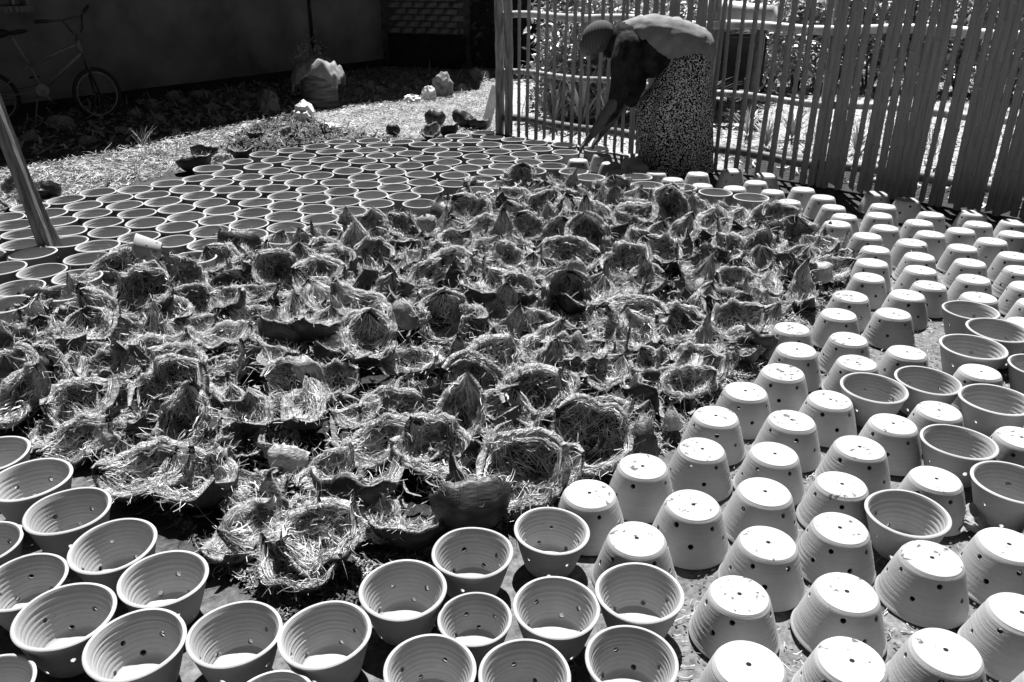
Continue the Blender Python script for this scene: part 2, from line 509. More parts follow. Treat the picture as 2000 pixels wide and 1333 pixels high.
annexe = empty('brick_annexe', (-2.0, 14.0, 0))
tag(annexe, 'low brick annexe with black base beyond the plastered wall', 'building')
AA, AB = Vector((-2.02, 14.05, 0)), Vector((-0.75, 13.55, 0))
AC = Vector((0.9, 12.9, 0))
b = bmesh.new(); wall_slab(b, AA - (AB - AA).normalized() * 0.25, AB, 0.0, 2.8, 0.2, -0.02); part('wall', b, M['mortar'], annexe)
b = bmesh.new(); wall_slab(b, AB - (AC - AB).normalized() * 0.3, AC, 0.0, 2.8, 0.2, -0.25); part('back_wall', b, M['near_black'], annexe)
b = bmesh.new(); wall_slab(b, AA, AB, 0.0, 0.50, 0.10, 0.06); part('plinth', b, M['near_black'], annexe)
ad = (AB - AA).normalized(); an = Vector((ad.y, -ad.x, 0))
bmb = bmesh.new(); add_box(bmb, (0, 0, 0), (0.205, 0.05, 0.078))
bmesh.ops.bevel(bmb, geom=bmb.edges[:], offset=0.006, segments=1, affect='EDGES')
brick_me = bm_mesh('brick', bmb); brick_me.materials.append(M['brick'])
for r_ in range(9):
    for c_ in range(6):
        u = 0.11 + c_ * 0.225 + (0.11 if r_ % 2 else 0)
        if u > 1.30: continue
        o = link('brick', brick_me, annexe)
        p = AA + ad * u + an * (random.uniform(-0.012, 0.010))
        o.location = Vector((p.x, p.y, 0.56 + r_ * 0.096)) - annexe.location
        o.rotation_euler = (random.uniform(-.02, .02), random.uniform(-.03, .03), math.atan2(ad.y, ad.x) + random.uniform(-.03, .03))

# ------------------------------------------------------------------ bamboo fence
fence = empty('bamboo_fence', FA)
tag(fence, 'tall grey bamboo slat fence running behind the bending woman', 'fence')
def fence_s(px, py=150.0):
    """distance along the fence of the point seen at a pixel"""
    fn = Vector((FD.y, -FD.x, 0)); v = (py - 666.5) / F
    dirv = Vector(((px - 1000) / F, CP - v * SP, -(SP + v * CP)))
    t = (FA).dot(fn) / dirv.dot(fn)
    return (dirv * t - FA).dot(FD) if True else 0
fn = Vector((FD.y, -FD.x, 0))
if fn.y > 0: fn = -fn                       # towards the camera
def bamboo_mesh(length, r, seed):
    rr = random.Random(seed)
    bm = bmesh.new(); pts = []; rad = []
    z = 0.0; node = rr.uniform(0.05, 0.25); bend = rr.uniform(-1, 1) * 0.012; b2 = rr.uniform(-1, 1) * 0.01
    marks = []
    while node < length - 0.05:
        marks.append(node); node += rr.uniform(0.22, 0.34)
    zs = sorted(set([0.0, length] + [k for m_ in marks for k in (m_ - 0.014, m_, m_ + 0.014)]))
    for z in zs:
        f = z / length
        pts.append((bend * math.sin(f * 5), b2 * math.sin(f * 4), z))
        rad.append(r * (1.22 if any(abs(z - m_) < 1e-6 for m_ in marks) else 1.0) * (1 - 0.08 * f))
    add_tube(bm, pts, rad, 8, True, 0.45, (0, 1, 0))
    me = bm_mesh('slat', bm, True)
    me.set_sharp_from_angle(angle=R(50)) if hasattr(me, 'set_sharp_from_angle') else None
    me.materials.append(M['bamboo'])
    return me
slat_px = []
x = 1003.0
while x < 1240: slat_px.append((x, 9.0)); x += random.choice((15.5, 17, 17, 18.5))
slat_px += [(x, 13) for x in (1246, 1261, 1277, 1291, 1306, 1322, 1338)] + [(1354, 12), (1371, 15), (1386, 13)]
slat_px += [(1400, 11), (1420, 10), (1441, 9), (1462, 10), (1485, 9), (1507, 10), (1533, 13), (1557, 11), (1580, 11), (1602, 17), (1621, 13), (1637, 13), (1650, 14),
            (1664, 14), (1678, 14), (1704, 11), (1724, 15), (1739, 14), (1761, 15), (1776, 14), (1790, 14), (1804, 14), (1818, 14), (1832, 14), (1855, 11), (1879, 15), (1893, 14),
            (1919, 14), (1933, 14), (1947, 15), (1961, 14), (1975, 14), (2001, 15), (2018, 16), (2036, 16), (2055, 16), (2076, 16), (2098, 17), (2122, 17), (2150, 18)]
FH = 1.62
var_me = [bamboo_mesh(1.62, 0.5, k) for k in range(8)]
for i, (px, w) in enumerate(slat_px):
    s = fence_s(px)
    p = FA + FD * s
    zc = p.y * CP + 0.3 * SP
    r_ = w * zc / F / 2
    o = link('slat', var_me[i % 8], fence)
    # the photo's slats lean a little
    lean = R(random.uniform(-1.4, 1.4)) * (1 if px < 1610 else .55)
    if px > 1640: r_ *= random.uniform(.95, 1.14)
    else: r_ *= random.uniform(.85, 1.12)
    o.location = p + fn * (0.034 + random.uniform(-0.003, 0.003)) + Vector((0, 0, random.uniform(-0.02, 0.03))) - FA
    o.rotation_euler = (0, 0, 0)
    o.rotation_mode = 'QUATERNION'
    o.rotation_quaternion = (Matrix.Rotation(math.atan2(FD.y, FD.x), 4, 'Z') @ Matrix.Rotation(lean, 4, 'Y') @ Matrix.Rotation(R(random.choice((0, 180))), 4, 'Z')).to_quaternion()
    o.scale = (r_ / 0.5, r_ * 1.0 / 0.5, FH / 1.62 * random.uniform(0.97, 1.06))
rails = [(0.15, 0.032, 'bamboo_dark', 0.0), (0.56, 0.024, 'bamboo', -0.01), (1.04, 0.030, 'rail', 0.0)]
FL = fence_s(2150) + 0.2
for h, r_, m_, off in rails:
    b = bmesh.new(); n_ = 26
    pts = [FA + FD * (FL * k / (n_ - 1) - 0.05) - fn * (0.012 + r_ * 0.3) + Vector((0, 0, h + 0.012 * math.sin(k * 1.1) + 0.01 * math.sin(k * 0.37))) for k in range(n_)]
    add_tube(b, pts, [r_ * (1.15 if k % 4 == 0 else 1.0) for k in range(n_)], 10)
    part('rail', b, M[m_], fence, True)
for px, h, r_ in ((976, 1.8, 0.040), (993, 1.8, 0.036), (1378, 1.75, 0.035), (1612, 1.75, 0.035), (2080, 1.75, 0.035)):
    s = fence_s(px, 250 if px < 1000 else 150)
    p = FA + FD * s - (fn * 0.07 if px > 1000 else fn * 0.0)
    b = bmesh.new(); zz = [k * h / 12 for k in range(13)]
    pts = [p + Vector((0.006 * math.sin(z * 3), 0, z)) for z in zz]
    add_tube(b, pts, [r_ * (1.12 if k % 2 else 1.0) for k in range(13)], 12)
    part('post', b, M['bamboo'], fence, True)

# ------------------------------------------------------------------ clay pots
def pot_mesh(seed):
    rr = random.Random(seed)
    H, R0, R1 = 0.122, 0.0655, 0.1025
    t = 0.0085
    prof = [(0.0005, 0.0), (0.058, 0.0), (R0 - 0.0015, 0.0012), (R0, 0.004)]
    n = 26
    am = rr.choice((.25, .5, .9, 1.1)); ph = rr.uniform(0, 6); fr = rr.uniform(0.010, 0.013)
    def wob(z, a): return a * math.sin(z / fr * 2 * math.pi + ph + 1.2 * math.sin(z * 60 + ph))
    for i in range(1, n):
        z = 0.004 + (H - 0.010) * i / n
        f = z / H
        r = R0 + (R1 - R0) * (f ** 0.86)
        a = 0.0006 * am * (1.0 if f > 0.45 else 0.4)
        prof.append((r + wob(z, a), z))
    prof += [(R1 + 0.0008, H - 0.006), (R1 + 0.001, H - 0.003), (R1 - 0.0012, H - 0.0006), (R1 - 0.0045, H), (R1 - t + 0.0015, H - 0.001), (R1 - t, H - 0.004)]
    for i in range(n - 1, 0, -1):
        z = 0.014 + (H - 0.020) * i / n
        f = z / H
        r = R0 + (R1 - R0) * (f ** 0.86) - t
        prof.append((r + wob(z, 0.0009), z))
    prof += [(R0 - t - 0.006, 0.0125), (0.03, 0.0112), (0.0005, 0.011)]
    S = 56
    V = []; Fc = []
    for r, z in prof:
        for k in range(S):
            a = 2 * math.pi * k / S
            e = 1 + (0.004 + 0.003 * (seed % 4)) * math.sin(2 * a + seed)
            V.append((r * math.cos(a) * e, r * math.sin(a) / e, z + 0.0008 * math.sin(3 * a + seed) * (z / H)))
    for i in range(len(prof) - 1):
        for k in range(S):
            Fc.append((i * S + k, i * S + (k + 1) % S, (i + 1) * S + (k + 1) % S, (i + 1) * S + k))
    Fc.append(tuple(range(S - 1, -1, -1)))
    Fc.append(tuple((len(prof) - 1) * S + k for k in range(S)))
    base = mesh_py('pot', V, Fc, True)
    bm = bmesh.new()
    a0 = rr.uniform(0, 6)
    nh = 5
    for k in range(nh):
        for row, (z, off) in enumerate(((0.024, 0.0), (0.066, 0.5))):
            if row == 1 and k == 4: continue
            a = a0 + 2 * math.pi * (k + off) / nh + rr.uniform(-.12, .12)
            rd = Vector((math.cos(a), math.sin(a), -0.3))
            r_ = R0 + (R1 - R0) * z / H
            c = Vector((math.cos(a) * r_, math.sin(a) * r_, z + rr.uniform(-.004, .004)))
            add_tube(bm, [c - rd * 0.022, c + rd * 0.022], rr.uniform(0.0056, 0.0074), 9)
    add_tube(bm, [(rr.uniform(-.003, .003), 0, -0.01), (0, 0, 0.03)], 0.0055, 9)
    cut = bm_mesh('cut', bm)
    co = bpy.data.objects.new('cut', cut); COL.objects.link(co)
    out = evaluated(base, [('BOOLEAN', dict(operation='DIFFERENCE', solver='EXACT', object=co))])
    bpy.data.objects.remove(co)
    out.polygons.foreach_set("use_smooth", [True] * len(out.polygons))
    out.set_sharp_from_angle(angle=R(40))
    out.materials.clear(); out.materials.append(M['clay'])
    out.name = 'pot'
    return out
POTS = [pot_mesh(k) for k in range(7)]
POT_D, POT_H = 0.205, 0.122

up_px = []      # (px, py, width or None) rim centres of upright pots
def add(zx0, zy0, s, lst):
    for q in lst:
        w = q[2] / s if len(q) > 2 and q[2] else None
        up_px.append((zx0 + q[0] / s, zy0 + q[1] / s, w))
add(0, 330, 4.761, [(902,220),(607,292),(1075,270),(1270,215),(1410,245),(765,345),(260,375),(1140,355),(835,423),(100,450),(500,415),(1262,422),(940,510),(1357,507),
    (540,495),(120,530),(1015,580),(600,567),(160,617),(1265,650),(670,660),(190,700),(870,718),(1150,745),(205,815),(815,827),(-120,820),(1045,905),(355,942),(30,945),
    (655,997),(210,1090),(-160,1050),(520,1145),(100,1240),(1500,950),(-130,660),(-150,540),(-210,930),(-250,1180)])
add(300, 240, 4.99, [(1795,187),(1590,232),(1890,235),(1340,270),(1725,283),(1075,307),(1447,323),(1910,318),(825,382),(1193,362),(1662,360),(535,447),(1027,425),(1390,400),
    (1780,415),(1893,470),(1180,475),(1488,448),(735,497),(920,537),(1287,532),(1607,517),(437,550),(150,592),(610,588),(1010,597),(1437,587),(1770,590),(320,660),(697,648),
    (1170,650),(1600,647),(1840,675),(425,717),(900,712),(1285,690),(1560,735),(1830,775),(95,765),(560,783),(1020,778),(1295,803),(1580,838),(190,842),(700,850),(970,880),
    (1900,863),(315,905),(600,950),(1310,922),(1645,940),(200,1020),(945,993),(1285,1005),(550,1052),(890,1100),(1255,1100),(1650,1025),(200,1163),(530,1200),(400,1300),(1930,960)])
add(500, 250, 3.332, [(740,83),(950,93),(1070,107),(808,113),(905,143),(720,147),(1000,167),(810,183),(1100,200),(695,215),(900,210),(780,255),(1000,245),(875,293),(1065,300),
    (710,322),(900,342),(1090,357),(705,373),(1105,405),(870,397),(735,440),(935,452),(750,495),(1030,480),(1465,400),(1540,372)])
add(850, 240, 5.0, [(465,97),(215,130),(565,143),(340,177),(50,175),(155,217),(760,165),(525,213),(350,260),(978,195),(20,270),(610,283),(760,238),(1260,215),(1020,255),(135,307),
    (860,310),(385,330),(1275,288),(1575,255),(675,353),(1110,343),(125,385),(435,385),(905,385),(40,450),(310,450),(660,427),(1155,427),(1345,475),(195,512),(530,492),(925,475),
    (445,560),(200,590),(780,525),(1500,530)])
add(1080, 230, 3.846, [(715,508),(960,525),(1220,562),(1490,600),(630,445)])
up_px += [(1900,610,101),(1940.6,645,115),(1922,680,119),(1710.6,757.7,124),(1813,747.7,121),(1935.5,777.5,131),(2017,712,112),(1867.6,873,139),(1975,941,150),(1773,1011,156),
    (1074,1036.5,149),(1236,1124,167),(1098,1183.6,170),(1225.7,1257,177),(919,1081.6,159),(791,1155,171),(937,1207.6,148),(632,1239,180),(839,1303,181),(1023.5,1316,181),(535,1372,172),
    (123,1000.5,156),(222,1065,162),(306,1140,168),(-31,1062,150),(52,1134,160),(120,1204.6,184),(270,1254,186),(450,1240,180),(-17,1335,170),(140,1387,158),(-14,887,132),(57,937,150)]
inv_px = []
def addi(zx0, zy0, s, lst):
    for q in lst: inv_px.append((zx0 + q[0] / s, zy0 + q[1] / s))
addi(1480, 360, 3.843, [(115,55),(345,38),(490,97),(240,130),(570,170),(650,243),(605,290),(905,70),(1120,115),(945,163),(915,232),(1305,225),(1215,287),(1620,215),(1660,300),
    (1930,285),(960,325),(1535,345),(1915,370),(1300,372),(840,395),(1760,425),(1150,435),(885,480),(1540,475),(1215,540),(1930,535),(875,600),(1615,590),(840,685),(1210,645),
    (1660,715),(1960,640),(1320,760),(1680,845),(1990,760),(715,845),(1125,830),(610,975),(1005,965),(295,1095),(680,1165),(300,1265),(1090,1255),(720,1330),(2040,890),(2010,1040)])
inv_px += [(1914,721.6),(1831,803.6),(1745.5,832),(1638,782),(1527.6,734),(1551,834),(1674.6,878.5),(1513,891),(1816,931),(1642,948),(1996,855),(1465,771),(1411,811.6),(1375,871.6),
    (1280.6,921),(1183,973.6),(1487,966),(1267,1056),(1376.7,1012.5),(1489,1062),(1456,1157),(1486,1284),(1621.5,1006.5),(1831.6,1092),(1614,1137),(1971,1063.5),(1957.7,1185),(1674,1281),(1855.6,1284),(2020,1310),(2060,1000)]
addi(1080, 230, 3.846, [(190,318),(370,280),(460,345),(610,285),(615,358),(480,405),(780,415),(895,460),(1090,420),(1120,508),(1345,395),(1365,528),(1525,485),(1600,430)])
OCC = []
ORD = ['first','second','third','fourth','fifth','sixth','seventh','eighth','ninth','tenth','eleventh','twelfth','thirteenth','fourteenth','fifteenth','sixteenth','seventeenth',
       'eighteenth','nineteenth','twentieth','twenty-first','twenty-second','twenty-third','twenty-fourth','twenty-fifth','twenty-sixth','twenty-seventh','twenty-eighth','twenty-ninth','thirtieth',
       'thirty-first','thirty-second','thirty-third','thirty-fourth','thirty-fifth','thirty-sixth','thirty-seventh','thirty-eighth','thirty-ninth','fortieth']
def rows_of(items, key_px, height):
    """bands across the picture, counted from its bottom; inside each band ordered from the picture's left. yields (item, row, position)"""
    items = sorted(items, key=lambda q: -key_px(q)[1])
    rows = []; cur = []; y0 = None
    for q in items:
        y = key_px(q)[1]
        if y0 is None or y0 - y > height(y0):
            cur = []; rows.append(cur); y0 = y
        cur.append(q)
    for r_, row in enumerate(rows):
        for k, q in enumerate(sorted(row, key=lambda q: key_px(q)[0])):
            yield q, r_, k, len(row)
pots = []
for px, py, w in up_px:
    H = POT_H
    x, y = gp(px, py, H)
    zc = y * CP - (H - CH) * SP
    if w: D = w * zc / F
    else: D = POT_D * (1.02 + random.uniform(-0.025, 0.025))
    s = D / POT_D
    x, y = gp(px, py, H * s)
    pots.append(dict(x=x, y=y, s=s, up=True, px=px, py=py))
for px, py in inv_px:
    s = random.uniform(0.96, 1.03)
    x, y = gp(px, py, POT_H * s)
    pots.append(dict(x=x, y=y, s=s, up=False, px=px, py=py))
# push apart pots that would intersect
for _ in range(60):
    for i in range(len(pots)):
        for j in range(i + 1, len(pots)):
            a, c = pots[i], pots[j]
            dx, dy = c['x'] - a['x'], c['y'] - a['y']
            d = math.hypot(dx, dy)
            mn = (a['s'] + c['s']) * 0.1035 if a['up'] == c['up'] else (a['s'] + c['s']) * 0.090
            if 1e-6 < d < mn:
                k = (mn - d) / 2 / d * 0.6
                a['x'] -= dx * k; a['y'] -= dy * k; c['x'] += dx * k; c['y'] += dy * k
for i, q in enumerate(pots):
    OCC.append((q['x'], q['y']))
    o = link('clay_pot', POTS[i % len(POTS)])
    o.rotation_mode = 'XYZ'
    tx, ty = random.gauss(0, 0.012), random.gauss(0, 0.012)
    if q['up'] and q['py'] > 980: tx, ty = random.gauss(0, 0.02), random.gauss(0, 0.02)
    o.scale = (q['s'],) * 3
    if q['up']:
        o.location = (q['x'], q['y'], 0.003)
        o.rotation_euler = (tx, ty, random.uniform(0, 6.28))
    else:
        o.location = (q['x'], q['y'], POT_H * q['s'] + 0.001)
        o.rotation_euler = (math.pi + tx * 0.6, ty * 0.6, random.uniform(0, 6.28))
    q['o'] = o
left = [q for q in pots if q['up'] and q['py'] > 860 and q['px'] < 480]
mid = [q for q in pots if q['up'] and q['py'] > 1000 and 480 <= q['px'] < 1400]
rightup = [q for q in pots if q['up'] and q['px'] > 1600]
back = [q for q in pots if q['up'] and q not in left and q not in mid and q not in rightup]
inv = [q for q in pots if not q['up']]
def name_pots(lst, look, where, group, hfun):
    for q, r_, k, n in rows_of(lst, lambda q: (q['px'], q['py']), hfun):
        tag(q['o'], "%s, %s from left in %s %s" % (look, ORD[k], ORD[r_], where), 'pot', group)
name_pots(left, 'open clay pot with sunlit ridges', 'row up, left corner', 'open clay pots in the left corner', lambda y: 45)
name_pots(mid, 'open pierced clay pot', 'row up, below the husk heap', 'open clay pots in front of the husk heap', lambda y: 45)
name_pots(rightup, 'open clay pot among upside-down pots', 'row up', 'open clay pots among the upturned ones', lambda y: 45)
name_pots(back, 'upright clay pot', 'row up, behind the husk heap', 'upright clay pots packed behind the husk heap', lambda y: 6.0 + 0.02 * y)
name_pots(inv, 'upside-down white clay pot', 'row up, beside the husks', 'upturned clay pots drying beside the husks', lambda y: 12 + 0.04 * y)
# the tipped pot lying on its side in the gap
tp = link('clay_pot', POTS[2]); pc_ = Vector((*gp(316, 499, .165), 0))
tp.location = (pc_.x, pc_.y, 0.185); tp.rotation_euler = (R(4), R(-74), R(10)); tp.scale = (0.60, 0.60, 0.95)
tag(tp, 'small white clay pot tipped on its side beside the leaning pole', 'pot')

# ------------------------------------------------------------------ coconut husks
def husk_meshes(seed, kind='cup'):
    rr = random.Random(seed * 13 + 5)
    L = rr.uniform(0.185, 0.25); W = rr.uniform(0.080, 0.100); A = R(rr.uniform(66, 104)); t0 = rr.uniform(0.012, 0.026); PX, LF = rr.uniform(2.2, 3.4), rr.uniform(0.005, 0.045)
    bn = rr.uniform(-0.5, 0.5)
    cat = (0, 1, 0, 2, 1, 0, 1, 0, 2, 1, 0, 0, 1, 2, 0, 1)[seed % 16]      # 0 deep cup, 1 long boat, 2 flat shard
    if cat == 0: PX = rr.uniform(2.8, 4.0); LF = rr.uniform(0.004, 0.022)
    if cat == 1: L *= 1.12; W *= 0.74; A = R(rr.uniform(70, 95)); LF = rr.uniform(0.018, 0.042); PX = 2.4
    if cat == 2: L *= 0.95; A = R(rr.uniform(38, 52)); LF = rr.uniform(0.02, 0.05); t0 *= 0.7
    tw = rr.uniform(-0.3, 0.3)
    nu, nv = 26, 18
    so = rr.uniform(0, 50)
    def P(u, v, off):
        """u -1..1 along, v -1..1 round, off = depth inwards"""
        wv = 1 + 0.10 * noise.noise(Vector((u * 2.2, 1.0 if v > 0 else -1.0, so)))
        edge = A * wv * (0.75 + 0.25 * math.cos(u * math.pi / 2)) + 0.22 * noise.noise(Vector((u * 4, 3 if v > 0 else -3, so + 9))) - 0.12 * max(0, noise.noise(Vector((u * 11, 7 if v > 0 else -7, so + 9))))
        ang = v * edge
        r = W * (max(0.0, 1 - abs(u) ** PX)) ** 0.55 + 0.006
        r = max(0.004, r - off)
        x = u * L / 2 - (off * 0.6 * u)
        lift = (abs(u) ** 3) * LF * (1 + 0.4 * math.sin(so + u))
        y = r * math.sin(ang) + tw * u * u * 0.03
        z = -r * math.cos(ang) + lift
        # dents
        dn = 0.016 * noise.noise(Vector((u * 1.8, v * 1.2, so + 20))) + bn * 0.02 * u * v
        return Vector((x, y + dn, z + dn))
    V = []; Fc = []
    for layer in (0, 1):
        for i in range(nu + 1):
            u = -1 + 2 * i / nu
            for j in range(nv + 1):
                v = -1 + 2 * j / nv
                if layer == 0: p = P(u, v, 0)
                else:
                    th = t0 * (0.55 + 0.9 * abs(noise.noise(Vector((u * 3, v * 3, so + 40))))) * (0.75 + 0.35 * abs(v) ** 3) + 0.005 * noise.noise(Vector((u * 14, v * 14, so)))
                    p = P(u, v * 0.985, max(0.004, th))
                V.append(p)
    n1 = (nu + 1) * (nv + 1)
    id_ = lambda l, i, j: l * n1 + i * (nv + 1) + j
    mi = []
    for i in range(nu):
        for j in range(nv):
            Fc.append((id_(0, i, j), id_(0, i, j + 1), id_(0, i + 1, j + 1), id_(0, i + 1, j))); mi.append(0)
            Fc.append((id_(1, i, j), id_(1, i + 1, j), id_(1, i + 1, j + 1), id_(1, i, j + 1))); mi.append(1)
    for k_ in range(len(Fc)):
        if k_ % 2 and ((k_ // 2) % nv in (0, nv - 1)): mi[k_] = 2
    for i in range(nu):
        for j, fl in ((0, False), (nv, True)):
            q = (id_(0, i, j), id_(0, i + 1, j), id_(1, i + 1, j), id_(1, i, j))
            Fc.append(q[::-1] if fl else q); mi.append(2)
    for j in range(nv):
        for i, fl in ((0, True), (nu, False)):
            q = (id_(0, i, j), id_(0, i, j + 1), id_(1, i, j + 1), id_(1, i, j))
            Fc.append(q if fl else q[::-1]); mi.append(1)
    me = bpy.data.meshes.new('husk'); me.from_pydata([tuple(v) for v in V], [], Fc)
    me.polygons.foreach_set("use_smooth", [True] * len(me.polygons))
    me.polygons.foreach_set("material_index", mi)
    me.materials.append(M['husk_skin']); me.materials.append(M['husk_fibre']); me.materials.append(M['husk_rim'])
    me.update()
    # fibre strands
    FV = []; FF = []
    def strand(pts, w):
        base = len(FV); n = len(pts)
        sd_ = Vector((rr.gauss(0, 1), rr.gauss(0, 1), rr.gauss(0, 1))).normalized()
        for k, p in enumerate(pts):
            d = (pts[min(k + 1, n - 1)] - pts[max(k - 1, 0)])
            s_ = d.cross(sd_)
            if s_.length < 1e-7: s_ = Vector((1, 0, 0))
            s_.normalize()
            ww = w * (1 - 0.6 * k / n)
            FV.append(p + s_ * ww / 2); FV.append(p - s_ * ww / 2)
        for k in range(n - 1):
            a = base + 2 * k
            FF.append((a, a + 1, a + 3, a + 2))
    for _ in range(980):                    # combed strands lying in the cup, mostly lengthwise
        u = rr.uniform(-0.98, 0.6); v = rr.uniform(-1, 1)
        if (u + .15) ** 2 / .30 + v * v / .30 < 1 and rr.random() < .75: continue
        du = rr.uniform(0.04, 0.10); dv = rr.gauss(0, 0.03); h = rr.uniform(0.75, 1.15) * t0
        cur = rr.gauss(0, 0.012)
        if rr.random() < .28: dv = rr.gauss(0, .12); h *= rr.uniform(1.0, 1.5); cur = rr.gauss(0, .05)
        pts = []
        for k in range(7):
            pts.append(P(max(-1, min(1, u)), max(-1.03, min(1.03, v)), max(0.002, h)) + Vector((0, 0, rr.gauss(0, 0.0007))))
            u += du; v += dv; dv += cur + rr.gauss(0, 0.008); h += rr.gauss(0, 0.0016)
        strand(pts, rr.uniform(0.0010, 0.0023))
    for _ in range(170):                     # frayed hairs round the edge
        u = rr.uniform(-1, 1); v = rr.choice((-1, 1)) * rr.uniform(0.85, 1.0)
        p = P(u, v, rr.uniform(0.0, t0)); d = Vector((rr.gauss(0, 0.7), rr.gauss(0, 0.5) + 0.4 * v, rr.uniform(0.0, 1.0))).normalized()
        pts = [p.copy()]; sl = rr.uniform(0.004, 0.013)
        cv = Vector((rr.gauss(0, 1), rr.gauss(0, 1), rr.gauss(0, 1))) * 0.3
        for k in range(4):
            p = p + d * sl; d = (d + cv).normalized(); pts.append(p.copy())
        strand(pts, rr.uniform(0.0010, 0.0020))
    for _ in range(14):                      # a few broad loose strips
        u = rr.uniform(-0.8, 0.5); v = rr.uniform(-0.9, 0.9); h = t0 * rr.uniform(0.8, 2.0); pts = []
        for k in range(7):
            pts.append(P(max(-1, min(1, u)), v, h)); u += 0.09; v += rr.gauss(0, 0.08); h += rr.gauss(0, 0.005)
        strand(pts, rr.uniform(0.003, 0.006))
    fm = mesh_np('fibre_lining', np.array([tuple(v) for v in FV]), np.array(FF))
    fm.materials.append(M['fibre'])
    co = np.array([tuple(v) for v in V[:n1]])
    return me, fm, co
HUSK = [husk_meshes(k) for k in range(16)]
SUNLIT_HUSK = []
for me, fm, co in HUSK:
    m2 = me.copy(); m2.materials[0] = M['husk_skin_sunlit']; SUNLIT_HUSK.append(m2)

husks = []
SUNLIT_AT = {(1125,520),(793,612),(833,425),(1605,525),(602,715),(1312,800),(228,850),(565,880),(1495,470)}
def put_husk(x, y, var, yaw, tilt, roll, s=1.0, z=None, sink=0.012, pale=False):
    me, fm, co = HUSK[var % len(HUSK)]
    if pale: me = SUNLIT_HUSK[var % len(HUSK)]
    o = link('coconut_husk', me)
    rot = Euler((tilt, roll, 0)).to_matrix()
    rotm = Matrix.Rotation(yaw, 3, 'Z')
    m = (Euler((tilt, 0, 0)).to_matrix() @ rotm @ Euler((0, roll, 0)).to_matrix())
    zmin = (co @ np.array(m).T)[:, 2].min() * s
    o.rotation_mode = 'QUATERNION'
    o.rotation_quaternion = m.to_quaternion()
    o.scale = (s,) * 3
    zz = -zmin - sink if z is None else z - zmin - sink
    o.location = (x, y, zz)
    c = link('fibre_lining', fm, o)
    c["kind"] = "stuff"
    husks.append(dict(o=o, x=x, y=y, z=zz, tilt=tilt, yaw=yaw))
    return o
placed = []
# husks surveyed one by one: px, py, yaw deg, tilt deg (positive = opening leans to the camera... negative shows its back), scale, lift
SURV = [(110,660,20,30,1.0,.02),(240,650,-10,25,1.05,.02),(70,735,70,-40,1.1,0),(165,795,40,20,1.05,.01),(250,790,-20,25,1.0,.02),(335,790,35,40,1.15,.03),(228,850,80,-70,.5,.04),
 (95,835,60,15,.8,0),(290,925,15,28,1.15,.02),(385,945,-40,10,1.1,.01),(425,735,30,25,1.15,.03),(415,900,10,35,.75,.02),(490,955,-15,20,1.0,.02),(560,750,5,48,.95,.05),
 (655,745,15,30,.8,.03),(690,665,30,35,1.1,.04),(800,700,-12,22,1.0,.06),(775,800,10,45,1.0,.03),(846,765,85,-60,.8,.03),(925,780,-20,50,1.05,.04),(602,715,75,-70,.5,.12),
 (565,880,-15,-70,.55,.04),(640,915,45,30,.9,.02),(700,945,10,-35,1.2,.02),(745,870,20,35,1.0,.03),(855,885,-30,25,1.05,.03),(930,905,40,-30,.9,.03),(548,960,70,-65,.7,.02),
 (540,1050,20,30,1.12,.0),(628,1058,35,22,1.12,.03),(590,1095,-15,12,1.0,0),(470,1040,50,20,.9,.0),(735,1000,-60,20,.9,.02),(805,1020,10,-35,.95,.0),(920,985,0,-50,1.05,.02),(1025,945,20,40,1.15,.03),(1055,905,0,25,1.0,.05),
 (1155,880,-30,45,1.1,.04),(1180,800,10,28,.95,.03),(1230,810,35,20,.8,.02),(1300,725,0,-30,1.1,.02),(1365,725,10,30,1.0,.02),(1175,690,0,22,1.0,.04),(1312,800,85,-60,.5,.03),
 (1250,860,88,-75,.75,.0),(1045,790,35,40,1.2,.04),(1435,640,5,25,1.05,.04),(1440,670,10,20,1.0,.0),(1125,520,80,-62,.62,.16),(793,612,70,-65,.6,.14),(833,425,80,-70,.5,.15),
 (1605,525,80,-70,.5,.07),(1560,535,60,-60,.85,.04),(1495,470,85,-70,.55,.06),(500,620,0,25,1.1,.04),(280,565,10,28,1.1,.03),(150,870,30,40,1.0,0),(1330,640,0,30,1.0,.04),
 (1180,640,20,25,1.0,.05),(1620,470,-20,10,.9,.03),(730,450,10,25,1.0,.03),(640,500,0,45,1.0,.04),(730,510,-10,45,1.0,.04),(520,510,5,-30,1.1,.03),(800,480,15,-60,.9,.06),
 (1030,380,20,-30,.9,.03),(1180,370,40,20,.8,.02),(430,520,-40,30,1.0,.03)]
for i, (px, py, yw, tl, s, lf) in enumerate(SURV):
    x, y = gp(px, py, 0.06 + lf)
    put_husk(x, y, i * 5 + 1, R(yw), R(tl), R(random.uniform(-12, 12)), s, lf, pale=(px, py) in SUNLIT_AT)
    placed.append((x, y))
